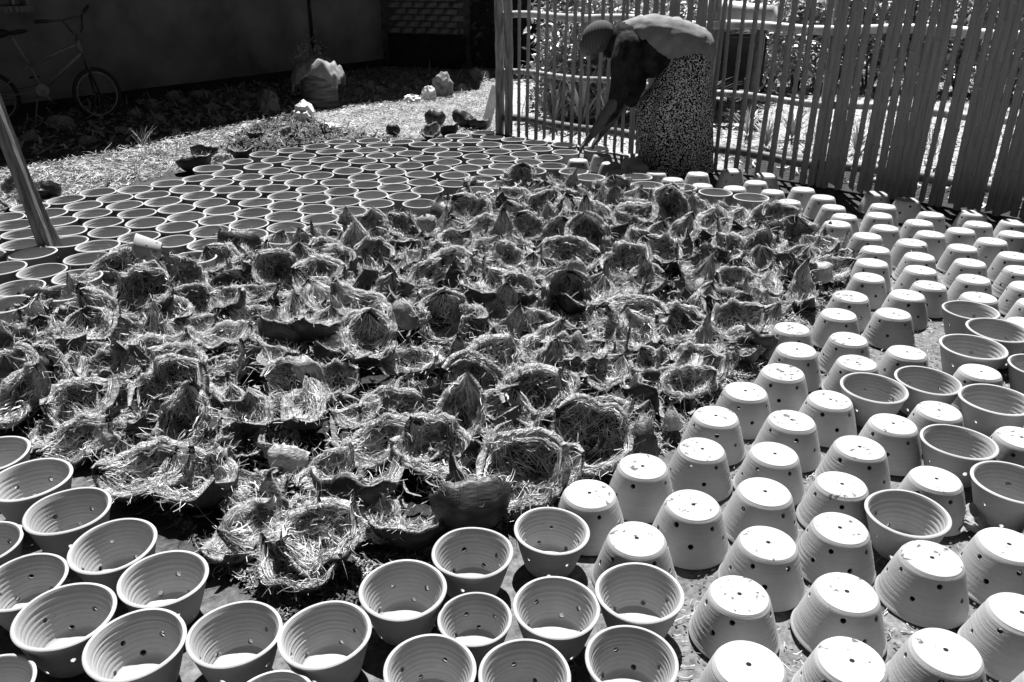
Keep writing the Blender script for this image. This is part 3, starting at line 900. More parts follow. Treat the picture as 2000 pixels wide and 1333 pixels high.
# the rest of the heap fills in between them
cand = 0
xs_ = [p[0] for p in PILE]; ys_ = [p[1] for p in PILE]
rr = random.Random(11)
fill = []
while cand < 60000 and len(husks) + len(fill) < 286:
    cand += 1
    x = rr.uniform(min(xs_), max(xs_)); y = rr.uniform(min(ys_), max(ys_))
    if not inside((x, y), PILE): continue
    mn = 0.126
    if any((x - a) ** 2 + (y - c) ** 2 < mn * mn for a, c in placed): continue
    if any((x - a) ** 2 + (y - c) ** 2 < 0.10 ** 2 for a, c in OCC): continue
    placed.append((x, y)); fill.append((x, y))
print('HUSK total', len(husks) + len(fill), 'fill', len(fill), 'of', cand)
for (x, y) in fill:
    r_ = rr.random()
    if r_ < 0.80: tl = rr.gauss(22, 13)
    elif r_ < 0.93: tl = rr.uniform(-75, -20)
    else: tl = rr.uniform(42, 58)
    d_ = min(math.hypot(x - a, y - c) for a, c in PILE)
    var = rr.randrange(16)
    put_husk(x, y, var, rr.uniform(0, 6.28), R(tl), R(rr.gauss(0, 15)), (rr.uniform(0.82, 1.18) if .0 <= tl else rr.uniform(.7, .95)), rr.uniform(0.0, 0.05) + min(0.06, d_ * 0.08), pale=False)
# torn husk fragments filling the gaps: hundreds more small pieces of the same kind, joined
def fragments(n):
    VV = []; QQ = []; off = 0; fV = []; fQ = []; fo = 0
    k = 0; tries = 0
    data = []
    for me, fm, co in HUSK:
        a = np.zeros(len(me.vertices) * 3, np.float32); me.vertices.foreach_get("co", a); a = a.reshape(-1, 3)
        q = np.zeros(len(me.loops), np.int32); me.loops.foreach_get("vertex_index", q); q = q.reshape(-1, 4)
        mi_ = np.zeros(len(me.polygons), np.int32); me.polygons.foreach_get("material_index", mi_)
        fa = np.zeros(len(fm.vertices) * 3, np.float32); fm.vertices.foreach_get("co", fa); fa = fa.reshape(-1, 3)
        fq = np.zeros(len(fm.loops), np.int32); fm.loops.foreach_get("vertex_index", fq); fq = fq.reshape(-1, 4)
        data.append((a, q, mi_, fa, fq[::3], co))
    MI = []
    while k < n and tries < 40000:
        tries += 1
        x = rr.uniform(min(xs_), max(xs_)); y = rr.uniform(min(ys_), max(ys_))
        if not inside((x, y), PILE) or any((x - a) ** 2 + (y - c) ** 2 < 0.07 ** 2 for a, c in OCC): continue
        if min((x - a) ** 2 + (y - c) ** 2 for a, c in placed) < 0.062 ** 2: continue
        a, q, mi_, fa, fq, co = data[rr.randrange(16)]
        s_ = rr.uniform(.5, .8)
        m = np.array(Euler((R(rr.uniform(-50, 60)), R(rr.gauss(0, 20)), rr.uniform(0, 6.28))).to_matrix()) * s_
        z = -(co @ m.T)[:, 2].min() + rr.uniform(0.0, .05)
        p = np.array([x, y, z])
        VV.append(a @ m.T + p); QQ.append(q + off); off += len(a); MI.append(mi_)
        fV.append(fa @ m.T + p); fQ.append(fq + fo); fo += len(fa)
        k += 1
    me = mesh_np('husk_fragments', np.concatenate(VV), np.concatenate(QQ))
    me.polygons.foreach_set("material_index", np.concatenate(MI))
    me.polygons.foreach_set("use_smooth", [True] * len(me.polygons))
    for m_ in ('husk_skin', 'husk_fibre', 'husk_rim'): me.materials.append(M[m_])
    o = link('husk_fragments', me); tag(o, 'broken bits of coconut husk filling the gaps of the heap', None, None, 'stuff')
    f = link('loose_fibre', mesh_np('loose_fibre', np.concatenate(fV), np.concatenate(fQ)), None, M['fibre']); tag(f, 'loose fibre clinging to the broken husk bits', None, None, 'stuff')
    print('fragments', k)
fragments(190)
# strays at the edges of the yard
strays = [(400,300,20,-20,1.0),(437,292,60,25,.8),(470,300,-20,-30,.9),(380,322,5,-40,1.1),(425,318,30,30,.9),(66,378,40,-40,1.0),(95,372,0,-60,.9),(20,368,30,40,.8),(30,395,60,30,1.1),
          (850,238,10,-50,1.0),(875,256,-20,-20,.9),(905,240,30,-85,1.1),(935,243,-10,-40,1.0),(840,262,40,25,.9),(768,254,10,-70,.6),(498,262,10,-60,.7),(560,262,50,30,.7),(1520,455,30,30,1.0)]
for i, (px, py, yw, tl, s) in enumerate(strays):
    x, y = gp(px, py, 0.05)
    o = put_husk(x, y, i * 3, R(yw), R(tl), R(random.uniform(-15, 15)), s, 0.0, 0.006)
    husks[-1]['stray'] = True
def husk_look(h):
    t_ = math.degrees(h['tilt'])
    if t_ < -52: return 'upended coconut husk coloured sunlit pale' if h['o'].data in SUNLIT_HUSK else 'upended dark coconut husk'
    if t_ < -15: return 'coconut husk showing its dark back'
    if t_ > 48: return 'coconut husk standing on edge'
    if t_ > 28: return 'leaning coconut husk with hairy hollow'
    return 'hairy coconut husk lying bowl-like'
heap = [h for h in husks if not h.get('stray')]
kp = lambda h: proj((h['x'], h['y'], h['z']))
for h, r_, k, n in rows_of(heap, kp, lambda y: 9 + 0.034 * y):
    tag(h['o'], "%s, %s from left, %s heap row from the bottom" % (husk_look(h), ORD[k], ORD[r_]), 'husk', 'coconut husks heaped in the yard')
for h, r_, k, n in rows_of([h for h in husks if h.get('stray')], kp, lambda y: 30):
    tag(h['o'], "stray %s, %s from left in %s band behind the pots" % (husk_look(h).replace('coconut ', ''), ORD[k], ORD[r_]), 'husk', 'stray coconut husks at the edge of the yard')

# ------------------------------------------------------------------ litter
def litter(name, n, sampler, lmin, lmax, wmin, wmax, m, zmax=0.006, curl=0.6, lift=0.25, seg=3, label=None):
    V = []; Q = []
    rr = np.random.default_rng(hash(name) % 1000 if False else sum(map(ord, name)))
    k = 0
    while k < n:
        p = sampler(rr)
        if p is None: continue
        x, y, z0 = p
        a = rr.uniform(0, 2 * np.pi); L = rr.uniform(lmin, lmax); w = rr.uniform(wmin, wmax); z = z0 + rr.uniform(0.0, zmax)
        dz = rr.normal(0, lift) * L / seg
        b0 = len(V)
        for s in range(seg + 1):
            nx, ny = -math.sin(a), math.cos(a)
            ww = w * (1 - 0.5 * s / seg)
            tz = rr.uniform(-0.4, 0.4) * ww
            V.append((x + nx * ww / 2, y + ny * ww / 2, z + tz)); V.append((x - nx * ww / 2, y - ny * ww / 2, z - tz))
            x += math.cos(a) * L / seg; y += math.sin(a) * L / seg; z = max(0.001, z + dz + rr.normal(0, 0.15) * L / seg); a += rr.normal(0, curl)
        for s in range(seg):
            q = b0 + 2 * s; Q.append((q, q + 1, q + 3, q + 2))
        k += 1
    o = link(name, mesh_np(name, np.array(V), np.array(Q)), None, m)
    return tag(o, label, None, None, 'stuff')
def poly_sampler(pp, h=0.0):
    poly = [gp(a, c) for a, c in pp] if not isinstance(pp[0][0], float) or abs(pp[0][0]) > 30 else pp
    x0, x1 = min(p[0] for p in poly), max(p[0] for p in poly); y0, y1 = min(p[1] for p in poly), max(p[1] for p in poly)
    def f(rr):
        x, y = rr.uniform(x0, x1), rr.uniform(y0, y1)
        return (x, y, h) if inside((x, y), poly) else None
    return f
litter('straw_litter', 11000, poly_sampler([(-200, 420), (0, 332), (250, 285), (480, 238), (700, 205), (960, 175), (970, 262), (640, 280), (480, 300), (350, 335), (190, 380), (0, 440), (-200, 520)]),
       0.02, 0.11, 0.002, 0.007, M['straw'], 0.02, 0.5, 0.2, 3, 'dry straw and grass littering the sunny strip behind the pots')
litter('dry_twigs', 5000, poly_sampler([(-200, 420), (0, 332), (250, 285), (480, 238), (700, 205), (960, 175), (970, 262), (640, 280), (480, 300), (350, 335), (190, 380), (0, 440), (-200, 520)]),
       0.02, 0.09, 0.003, 0.009, M['dark_litter'], 0.02, 0.5, 0.2, 3, 'dark twigs and stubble among the bright straw')
litter('leaf_litter', 2600, poly_sampler([(420, 290), (500, 245), (560, 225), (690, 262), (760, 275), (600, 285), (480, 305)]),
       0.02, 0.07, 0.01, 0.028, M['dark_litter'], 0.03, 0.6, 0.5, 2, 'dark dry leaves and husk scraps behind the pots')
litter('fibre_litter', 5000, poly_sampler([(a, c) for a, c in PILE_PX], 0.0), 0.02, 0.09, 0.0014, 0.003, M['fibre'], 0.03, 0.5, 0.5, 4, 'loose coconut fibre strewn between the husks')
litter('husk_scraps', 2200, poly_sampler([(a, c) for a, c in PILE_PX], 0.0), 0.03, 0.10, 0.006, 0.022, M['husk_rim'], 0.04, 0.5, 0.6, 4, 'torn strips of husk lying between the shells')
litter('fibre_scraps', 5200, poly_sampler([(160, 870), (330, 960), (400, 1080), (560, 1200), (760, 1130), (900, 1060), (1180, 960), (1340, 850), (1500, 700), (1700, 520), (1660, 470), (1500, 650), (1250, 880), (1000, 1000), (600, 1130), (380, 1060), (200, 900)]),
       0.01, 0.05, 0.001, 0.0025, M['straw'], 0.012, 0.7, 0.3, 4, 'pale fibre scraps on the soil round the husk heap')
litter('yard_debris', 2600, poly_sampler([(1000, 1400), (1300, 1000), (1500, 700), (1650, 480), (2100, 480), (2100, 1400)]), 0.006, 0.035, 0.001, 0.003, M['straw'], 0.004, 0.5, 0.1, 3,
       'small straws and crumbs on the bare earth between pots')
litter('soil_crumbs', 3400, poly_sampler([(1000, 1400), (1300, 1000), (1500, 700), (1650, 480), (2100, 480), (2100, 1400)]), 0.004, 0.012, 0.003, 0.008, M['dark_litter'], 0.004, 0.5, 0.4, 2,
       'dark soil crumbs on the bare earth between pots')
litter('soil_clods', 9000, poly_sampler([(0, 840), (330, 960), (400, 1080), (560, 1220), (760, 1160), (900, 1060), (1180, 960), (1340, 850), (1500, 700), (1700, 520), (1660, 470), (1500, 650), (1250, 880), (1000, 1000), (600, 1130), (380, 1060), (180, 880)]),
       0.006, 0.02, 0.004, 0.012, M['dark_litter'], 0.012, 0.6, 0.5, 2, 'dark crumbly soil and chaff round the husk heap')
fpoly = [tuple((FA - fn * 0.1)[:2]), tuple((FB - fn * 0.1 + FD * 2)[:2]), (9.0, 12.0), (2.0, 13.0), (0.3, 11.0)]
def fs(rr):
    x, y = rr.uniform(-0.1, 9), rr.uniform(3, 13)
    return (x, y, 0.0) if inside((x, y), fpoly) else None
litter('dry_grass', 6500, fs, 0.05, 0.22, 0.003, 0.009, M['dark_litter'], 0.04, 0.3, 0.7, 3, 'dry grass and twigs on the bright ground beyond the fence')
litter('fallen_leaves', 3500, fs, 0.04, 0.12, 0.01, 0.03, M['straw'], 0.03, 0.5, 0.3, 3, 'pale fallen leaves beyond the fence')
litter('shade_litter', 3800, poly_sampler([(0, 330), (200, 295), (480, 238), (700, 205), (960, 175), (960, 140), (700, 140), (400, 180), (150, 215), (0, 260)]),
       0.03, 0.12, 0.006, 0.03, M['rubble'], 0.05, 0.6, 0.5, 2, 'leaves and rubbish in the shade below the house wall')

# ------------------------------------------------------------------ leaning pole by the pots
pb = Vector((*gp(108, 522), 0)); pt = vp(-26, 170, pb.y + 0.05)
pdv = (pt - pb).normalized(); ptop = pb + pdv * 2.2
pole = empty('leaning_pole', pb)
tag(pole, 'weathered split wooden pole leaning up from the upright pots', 'pole')
q_, a_, b_ = frame_for(pdv)
a_ = Vector((1, 0, 0)) - pdv * pdv.x; a_.normalize(); b_ = pdv.cross(a_)
bm = bmesh.new()
n_ = 14; rings = []
for k in range(n_ + 1):
    f = k / n_; c = pb + pdv * 2.2 * f
    w, d = 0.029 - 0.003 * f, 0.024
    row = []
    for (uu, vv) in ((-1, -1), (-0.2, -1.12), (0.1, -0.78), (0.35, -1.1), (1, -0.9), (1.05, 0.9), (0, 1.05), (-1, 1)):
        j = 0.0018 * noise.noise(Vector((uu * 3, vv * 3, f * 9)))
        row.append(bm.verts.new(c + a_ * (uu * w + j) + b_ * (vv * d + j)))
    rings.append(row)
for k in range(n_):
    for i in range(8):
        bm.faces.new((rings[k][i], rings[k][(i + 1) % 8], rings[k + 1][(i + 1) % 8], rings[k + 1][i]))
bm.faces.new(rings[0][::-1]); bm.faces.new(rings[-1])
part('timber', bm, M['wood'], pole)
for k, (o1, o2, L) in enumerate(((0.046, 0.038, 2.1), (0.064, 0.042, 0.55), (0.086, 0.048, 0.33), (-0.038, -0.034, 0.8))):
    bm = bmesh.new()
    p0 = pb + a_ * o1 - b_ * 0.012; p1 = pb + a_ * o2 + pdv * L
    add_tube(bm, [p0, p0.lerp(p1, .5) + a_ * 0.004, p1], [0.008, 0.007, 0.003], 6)
    part('splinter', bm, M['wood'], pole)

# ------------------------------------------------------------------ bicycle
WR = 0.255
yR, yF = 8.19, 8.54
hubR = Vector((-5.17, yR, WR)); hubF = Vector((-4.28, yF, WR))
bike = empty('bicycle', (hubR + hubF) / 2 - Vector((0, 0, WR)))
tag(bike, 'small dark bicycle with raised handlebars parked before the shaded wall', 'bicycle')
bd = (hubF - hubR).normalized()
def bpt(px, py, f):      # f = 0 rear hub depth, 1 front hub depth
    return vp(px, py, yR + (yF - yR) * f)
def wheel(hub, dirv):
    n = Vector((-dirv.y, dirv.x, 0))
    wroot = None
    bm = bmesh.new(); N = 36
    pts = [hub + dirv * WR * 0.94 * math.cos(2 * math.pi * k / N) + Vector((0, 0, WR * 0.94 * math.sin(2 * math.pi * k / N))) for k in range(N + 1)]
    add_tube(bm, pts, 0.021, 8, False, 1.0, n)
    ty = part('tyre', bm, M['black'], bike, True)
    bm = bmesh.new()
    pts = [hub + dirv * WR * 0.83 * math.cos(2 * math.pi * k / N) + Vector((0, 0, WR * 0.83 * math.sin(2 * math.pi * k / N))) for k in range(N + 1)]
    add_tube(bm, pts, 0.009, 6, False, 1.0, n)
    rm = link('rim', bm_mesh('rim', bm, True), ty, M['chrome']); rm.data.transform(bike.matrix_basis.inverted())
    for k in range(16):
        bm = bmesh.new(); a = 2 * math.pi * k / 16
        add_tube(bm, [hub + n * (0.02 if k % 2 else -0.02), hub + dirv * WR * 0.82 * math.cos(a) + Vector((0, 0, WR * 0.82 * math.sin(a)))], 0.0016, 4)
        s_ = link('spoke', bm_mesh('spoke', bm), ty, M['chrome']); s_.data.transform(bike.matrix_basis.inverted())
    bm = bmesh.new(); add_tube(bm, [hub - n * 0.045, hub + n * 0.045], 0.018, 10)
    hb = link('hub', bm_mesh('hub', bm, True), ty, M['bike_dark']); hb.data.transform(bike.matrix_basis.inverted())
wheel(hubR, bd)
st = Matrix.Rotation(R(34), 3, 'Z') @ bd
wheel(hubF, st)
BB = bpt(84, 176, .42); SC = bpt(57, 128, .3); HT = bpt(150, 80, .78); HB = bpt(158, 103, .8); SP_ = bpt(24, 74, .15)
def tubes(name, segs, m, smooth=True):
    bm = bmesh.new()
    for pts, r in segs: add_tube(bm, pts, r, 8)
    return part(name, bm, m, bike, smooth)
nb = Vector((-bd.y, bd.x, 0))
tubes('frame', [([SC, HT.lerp(HB, .2)], .016), ([BB, HB], .019), ([BB, SC], .015), ([HT, HB], .021), ([BB + nb * .03, hubR + nb * .05], .009), ([BB - nb * .03, hubR - nb * .05], .009),
                ([SC, hubR + nb * .05], .008), ([SC, hubR - nb * .05], .008)], M['bike_paint'])
sn = Vector((-st.y, st.x, 0))
tubes('fork', [([HB, HB + Vector((0, 0, -.05)) + st * .02, hubF + sn * .05], .012), ([HB, HB + Vector((0, 0, -.05)) + st * .02, hubF - sn * .05], .012)], M['bike_dark'])
tubes('seat_post', [([SC, SP_], .012)], M['chrome'])
bm = bmesh.new()
sc_ = SP_ + Vector((-.02, 0, .04))
add_ball(bm, sc_ - bd * 0.07, (.075, .085, .04), 14, 8, Euler((0, R(-8), math.atan2(bd.y, bd.x))))
add_ball(bm, sc_ + bd * 0.07 + Vector((0, 0, .01)), (.10, .03, .022), 14, 8, Euler((0, R(-8), math.atan2(bd.y, bd.x))))
part('saddle', bm, M['black'], bike, True)
stem = bpt(150, 66, .78)
L0, L1, L2 = stem + Vector((-.02, -.03, .0)), vp(122, 40, 8.36), vp(68, 43, 8.15)
R0_, R1_, R2_ = stem + Vector((.03, .02, .01)), vp(159, 30, 8.55), vp(171, 13, 8.75)
tubes('handlebar', [([HT, stem], .013), ([L0, L1], .011), ([L1, L2], .011), ([R0_, vp(161, 58, 8.5), R1_], .011), ([R1_, R2_], .011), ([L1, R1_], .007)], M['bike_dark'])
tubes('grip', [([L1.lerp(L2, .55), L2], .017)], M['black'])
tubes('grip', [([R1_.lerp(R2_, .3), R2_], .017)], M['black'])
bm = bmesh.new(); N = 24
add_tube(bm, [BB - nb * .045, BB - nb * .039], 0.062, 22)
part('chainring', bm, M['chrome'], bike)
for sgn, ang in ((-1, -60), (1, 120)):
    cr = BB + nb * sgn * .06; ce = cr + (bd * math.cos(R(ang)) + Vector((0, 0, math.sin(R(ang))))) * .13
    c_ = tubes('crank', [([cr - nb * sgn * .03, cr, ce], .009)], M['chrome'])
    bm = bmesh.new(); add_box(bm, ce + nb * sgn * .05, (.08, .07, .02), Euler((0, 0, math.atan2(bd.y, bd.x))))
    part('pedal', bm, M['black'], bike)
tubes('chain', [([BB - nb * .042 + Vector((0, 0, .06)), hubR - nb * .042 + Vector((0, 0, .03))], .004), ([BB - nb * .042 - Vector((0, 0, .06)), hubR - nb * .042 - Vector((0, 0, .03))], .004)], M['bike_dark'])
tubes('kickstand', [([BB + Vector((0, 0, -.02)) - bd * .05, Vector((BB.x, BB.y, 0.0)) - bd * .12 - nb * .16], .007)], M['chrome'])

# ------------------------------------------------------------------ drum with sack, rubble, bags
dx, dy = gp(620, 212)
drum = empty('rusty_drum', (dx, dy + .2, 0))
tag(drum, 'dented weathered drum standing by the shaded house wall', 'drum')
bm = bmesh.new(); pts = []; rad = []
for z, r in ((0, .205), (.02, .215), (.03, .205), (.13, .20), (.145, .21), (.16, .20), (.28, .20), (.295, .21), (.31, .20), (.42, .203), (.43, .215), (.445, .205)):
    pts.append(Vector((dx, dy + .2, z))); rad.append(r)
add_tube(bm, pts, rad, 28, True)
for v in bm.verts:
    d = Vector((v.co.x - dx, v.co.y - dy - .2, 0))
    k = noise.noise(Vector((v.co.x * 5, v.co.y * 5, v.co.z * 4)))
    v.co += d * k * 0.12
part('shell', bm, M['drum'], drum, True)
def crumple(name, c, size, seed, m, label, cat, droop=None, sub=3, amp=0.35, freq=3.0, rz=0):
    bm = bmesh.new(); bmesh.ops.create_icosphere(bm, subdivisions=sub, radius=1.0)
    for v in bm.verts:
        n = v.co.normalized()
        k = 1 + amp * (noise.noise(n * freq + Vector((seed, 0, 0)))) + amp * 0.5 * abs(noise.noise(n * freq * 2.3 + Vector((seed, 5, 0))))
        v.co = Vector((n.x * k * size[0], n.y * k * size[1], max(-0.55, n.z * k) * size[2]))
        if droop: v.co.z -= droop * (v.co.x / size[0]) ** 2 * size[2]
    zmin = min(v.co.z for v in bm.verts)
    me = bm_mesh(name, bm, True)
    me.set_sharp_from_angle(angle=R(28))
    o = link(name, me, None, m)
    o.location = (c[0], c[1], c[2] - zmin); o.rotation_euler = (0, 0, rz)
    return tag(o, label, cat)
# sack draped over the drum: a folded sheet with thickness
def draped(name, c, rx, ry, h, seed, m, label, cat, topr=0.2, drop=0.12):
    bm = bmesh.new(); nu, nv = 30, 30; g = []
    for i in range(nu + 1):
        row = []
        for j in range(nv + 1):
            u, v = (i / nu * 2 - 1), (j / nv * 2 - 1)
            x, y = u * rx, v * ry
            r = math.hypot(x, y)
            z = h - max(0, r - topr) * 0.85 - 0.02 * (r / topr) ** 2
            k = noise.noise(Vector((x * 7, y * 7, seed)))
            z += 0.09 * abs(k) + 0.05 * abs(noise.noise(Vector((x * 13, y * 13, seed + 4)))) + 0.03 * noise.noise(Vector((x * 17, y * 17, seed)))
            pull = 1 - 0.35 * max(0, r - topr) / max(rx, ry)
            row.append(bm.verts.new((c[0] + x * pull + 0.02 * k, c[1] + y * pull, z)))
        g.append(row)
    for i in range(nu):
        for j in range(nv):
            bm.faces.new((g[i][j], g[i + 1][j], g[i + 1][j + 1], g[i][j + 1]))
    me = bm_mesh(name, bm, True)
    me = evaluated(me, [('SOLIDIFY', dict(thickness=0.006))])
    me.name = name; me.materials.clear(); me.materials.append(m)
    o = link(name, me)
    return tag(o, label, cat)
draped('sack', (dx + .0, dy + .18), .34, .30, .47, 3.0, M['sack'], 'pale crumpled sack draped over the top of the drum', 'sack', 0.21)
for px, py, w, h, sd_, m_, nm, lb, ct in [
    (597, 238, .11, .12, 1.3, 'plastic', 'plastic_bag', 'bright crumpled white bag on the ground before the drum', 'bag'),
    (640, 246, .13, .012, 2.1, 'plastic', 'plastic_sheet', 'flat white plastic sheet beside the crumpled bag', 'plastic sheet'),
    (838, 195, .10, .10, 5.1, 'plastic', 'plastic_bag', 'crumpled white bag standing at the edge of the house shadow', 'bag'),
    (805, 199, .09, .05, 6.1, 'plastic', 'plastic_bag', 'small flattened white bag beside the standing one', 'bag'),
    (865, 188, .13, .17, 7.2, 'sack', 'cement_sack', 'grey slumped sack in the shade near the fence corner', 'sack'),
    (525, 222, .14, .16, 8.3, 'rock', 'rock', 'dark grey block of rock beside the drum', 'rock'),
    (395, 192, .13, .06, 9.3, 'sack', 'rock', 'pale flat stone at the foot of the house wall', 'rock'),
    (930, 152, .12, .09, 12.3, 'sack', 'rag', 'dull rag lying in deep shade near the corner post', 'rag'),
    ]:
    x, y = gp(px, py)
    o = crumple(nm, (x, y, 0), (w, w * .8, h), sd_, M[m_], lb, ct, amp=0.5 if m_ != 'rock' else 0.3, rz=sd_)
rocks = [(340,196,.10),(360,205,.07),(415,218,.09),(450,205,.06),(480,212,.08),(300,215,.07),(262,232,.09),(240,262,.07),(310,240,.08),(370,235,.06),(430,238,.07),(700,186,.08),(720,176,.10),(742,182,.09),
         (765,176,.08),(690,200,.06),(790,180,.07),(900,178,.09),(880,168,.07),(120,250,.12),(60,275,.08),(170,282,.07),(270,270,.05),(345,262,.05),(735,196,.06)]
rk = []
for v_ in range(5):
    bm = bmesh.new(); bmesh.ops.create_icosphere(bm, subdivisions=2, radius=1.0)
    for v in bm.verts:
        n = v.co.normalized(); k = 1 + 0.5 * noise.noise(n * 1.7 + Vector((v_ * 7.7, 0, 0)))
        v.co = Vector((n.x * k, n.y * k * 0.8, max(-.4, n.z * k * 0.7)))
    me = bm_mesh('rock', bm); me.materials.append(M['rubble']); rk.append(me)
spots = ['below the house wall', 'by the bicycle', 'near the drum', 'near the annexe']
for q, r_, k, n in rows_of(rocks, lambda q: (q[0], q[1]), lambda y: 20):
    o = link('rock', rk[(k + r_) % 5]); x, y = gp(q[0], q[1])
    o.location = (x, y, q[2] * .35); o.scale = (q[2],) * 3; o.rotation_euler = (random.uniform(-.3, .3), random.uniform(-.3, .3), random.uniform(0, 6))
    tag(o, "grey lump of rubble in the house shade, %s from left in %s band up" % (ORD[k], ORD[r_]), 'rock', 'rubble strewn below the house wall')
# short log, board leaning on the corner post, stick
bm = bmesh.new(); a1, a2 = Vector((*gp(505, 200), .05)), Vector((*gp(535, 196), .06)); add_tube(bm, [a1 - Vector((.25, 0, 0)), a2], .04, 10)
tag(part('short_log', bm, M['wood'], None, True), 'short pale log lying beside the dark block and drum', 'log')
bm = bmesh.new(); c1 = Vector((*gp(958, 250), 0))
add_box(bm, c1 + Vector((0, 0, .19)), (.09, .03, .42), Euler((R(-8), R(18), R(10))))
tag(part('pale_board', bm, M['plastic'], None), 'pale board leaning against the fence corner post', 'board')
bm = bmesh.new(); add_tube(bm, [Vector((*gp(205, 376), .01)), Vector((*gp(222, 352), .10)), Vector((*gp(228, 345), .15))], [.008, .006, .003], 6)
tag(part('twig', bm, M['stem'], None, True), 'thin dark twig sticking up behind the upright pots', 'twig')
bm = bmesh.new(); add_tube(bm, [Vector((*gp(72, 305), .01)), Vector((*gp(92, 297), .02)), Vector((*gp(110, 292), .05))], [.012, .010, .008], 6)
tag(part('stick', bm, M['sack'], None, True), 'bent pale stick in the shade below the bicycle', 'stick')
# crumpled dry leaf among the pots on the right
o = crumple('dry_leaf', (*gp(1880, 1022), 0), (.06, .045, .025), 21.0, M['sack'], 'curled dry leaf beside the open pot near the bare earth', 'leaf', sub=5, amp=.6, freq=2.0, rz=.4)

# grass tufts
def tuft(px, py, n, h, seed, label, m='straw', spread=0.5):
    rr = random.Random(seed); V = []; Q = []
    for _ in range(n):
        a = rr.uniform(0, 6.28); L = h * rr.uniform(.4, 1); t_ = rr.uniform(.05, spread); p = Vector((rr.gauss(0, .02), rr.gauss(0, .02), 0))
        d = Vector((math.cos(a) * t_, math.sin(a) * t_, 1)).normalized(); b0 = len(V); w = rr.uniform(.002, .005)
        s_ = Vector((-math.sin(a), math.cos(a), 0))
        for k in range(6):
            ww = w * (1 - k / 6); V.append(tuple(p + s_ * ww)); V.append(tuple(p - s_ * ww)); p = p + d * L / 5
            d = (d + Vector((math.cos(a), math.sin(a), -.9)) * .22 * t_ * 1.6).normalized()
        for k in range(5): q = b0 + 2 * k; Q.append((q, q + 1, q + 3, q + 2))
    o = link('grass_tuft', mesh_np('grass_tuft', np.array(V), np.array(Q)), None, M[m]); x, y = gp(px, py); o.location = (x, y, 0)
    tag(o, label, 'grass')
tuft(282, 285, 26, .22, 1, 'tall thin grass tuft at the edge of the house shadow')
tuft(262, 345, 60, .16, 2, 'dry weed tuft in the bright straw behind the pots', spread=1.1)
tuft(300, 300, 30, .14, 3, 'small pale grass tuft below the tall one', spread=.9)
tuft(345, 268, 22, .12, 4, 'sparse grass tuft beside the stray husks', spread=.9)
tuft(140, 275, 30, .22, 5, 'dark grass tuft in the shade under the front wheel', 'leaf_dark', .9)

# ------------------------------------------------------------------ plants
def leaf_cloud(n, rad, seed, lmin, lmax, wf=0.4, droop=0.5, shape='bush'):
    rr = np.random.default_rng(seed); V = []; Q = []
    cl = rr.normal(0, 1, (14, 3)) * np.array([rad[0], rad[1], rad[2]]) * 0.42 + np.array([0, 0, rad[2]])
    for _ in range(n):
        c = cl[rr.integers(len(cl))] + rr.normal(0, 1, 3) * np.array(rad) * 0.24
        if c[2] < 0.02: c[2] = abs(c[2]) + .02
        a = rr.uniform(0, 6.28); el = rr.normal(-.1, droop); L = rr.uniform(lmin, lmax); w = L * wf * rr.uniform(.7, 1.1)
        d = np.array([math.cos(a) * math.cos(el), math.sin(a) * math.cos(el), math.sin(el)]); s_ = np.cross(d, np.array([0, 0, 1.0]) + rr.normal(0, .35, 3)); s_ /= np.linalg.norm(s_) + 1e-9
        up = np.cross(s_, d); b0 = len(V)
        for f, ww, dz in ((0, .08, 0), (.3, .8, .02), (.65, .9, 0.0), (1, .05, -.12)):
            p = c + d * L * f + up * dz * L
            V.append(p + s_ * ww * w / 2); V.append(p - s_ * ww * w / 2)
        for k in range(3): q = b0 + 2 * k; Q.append((q, q + 1, q + 3, q + 2))
    return mesh_np('foliage', np.array(V), np.array(Q))
def strap_cloud(n, L, seed):
    rr = random.Random(seed); V = []; Q = []
    for _ in range(n):
        a = rr.uniform(0, 6.28); t_ = rr.uniform(.1, 1.1); l = L * rr.uniform(.6, 1); p = Vector((0, 0, .03)); d = Vector((math.cos(a) * t_, math.sin(a) * t_, 1)).normalized()
        s_ = Vector((-math.sin(a), math.cos(a), 0)); w = rr.uniform(.012, .024); b0 = len(V)
        for k in range(8):
            ww = w * (1 - (k / 7) ** 2) + .001; V.append(tuple(p + s_ * ww + Vector((0, 0, ww * .4)))); V.append(tuple(p - s_ * ww + Vector((0, 0, ww * .4)))); p = p + d * l / 7
            d = (d + Vector((math.cos(a), math.sin(a), -.8)) * .16 * (k / 4)).normalized()
        for k in range(7): q = b0 + 2 * k; Q.append((q, q + 1, q + 3, q + 2))
    return mesh_np('leaves', np.array(V), np.array(Q))
BUSH = []
for k in range(5):
    me = leaf_cloud(1500, (.45, .35, .62), 40 + k, .05, .12, .45)
    me.materials.append(M['leaf']); BUSH.append(me)
STEM = []
for k in range(3):
    rr = random.Random(k); bm = bmesh.new()
    for _ in range(6):
        p = Vector((rr.gauss(0, .05), rr.gauss(0, .05), 0)); t_ = Vector((rr.gauss(0, .22), rr.gauss(0, .22), rr.uniform(.7, 1.3)))
        add_tube(bm, [p, p + t_ * .5 + Vector((rr.gauss(0, .04), 0, 0)), p + t_], [.014, .010, .005], 6)
    me = bm_mesh('stem', bm, True); me.materials.append(M['stem']); STEM.append(me)
def bush(x, y, s, k, label, group=None, nm='shrub', sz=1.0):
    o = empty(nm, (x, y, 0), random.uniform(0, 6.28)); o.scale = (s, s, s * sz); tag(o, label, 'shrub', group)
    f = link('foliage', BUSH[k % 5], o); f["kind"] = "stuff"
    link('stem', STEM[k % 3], o)
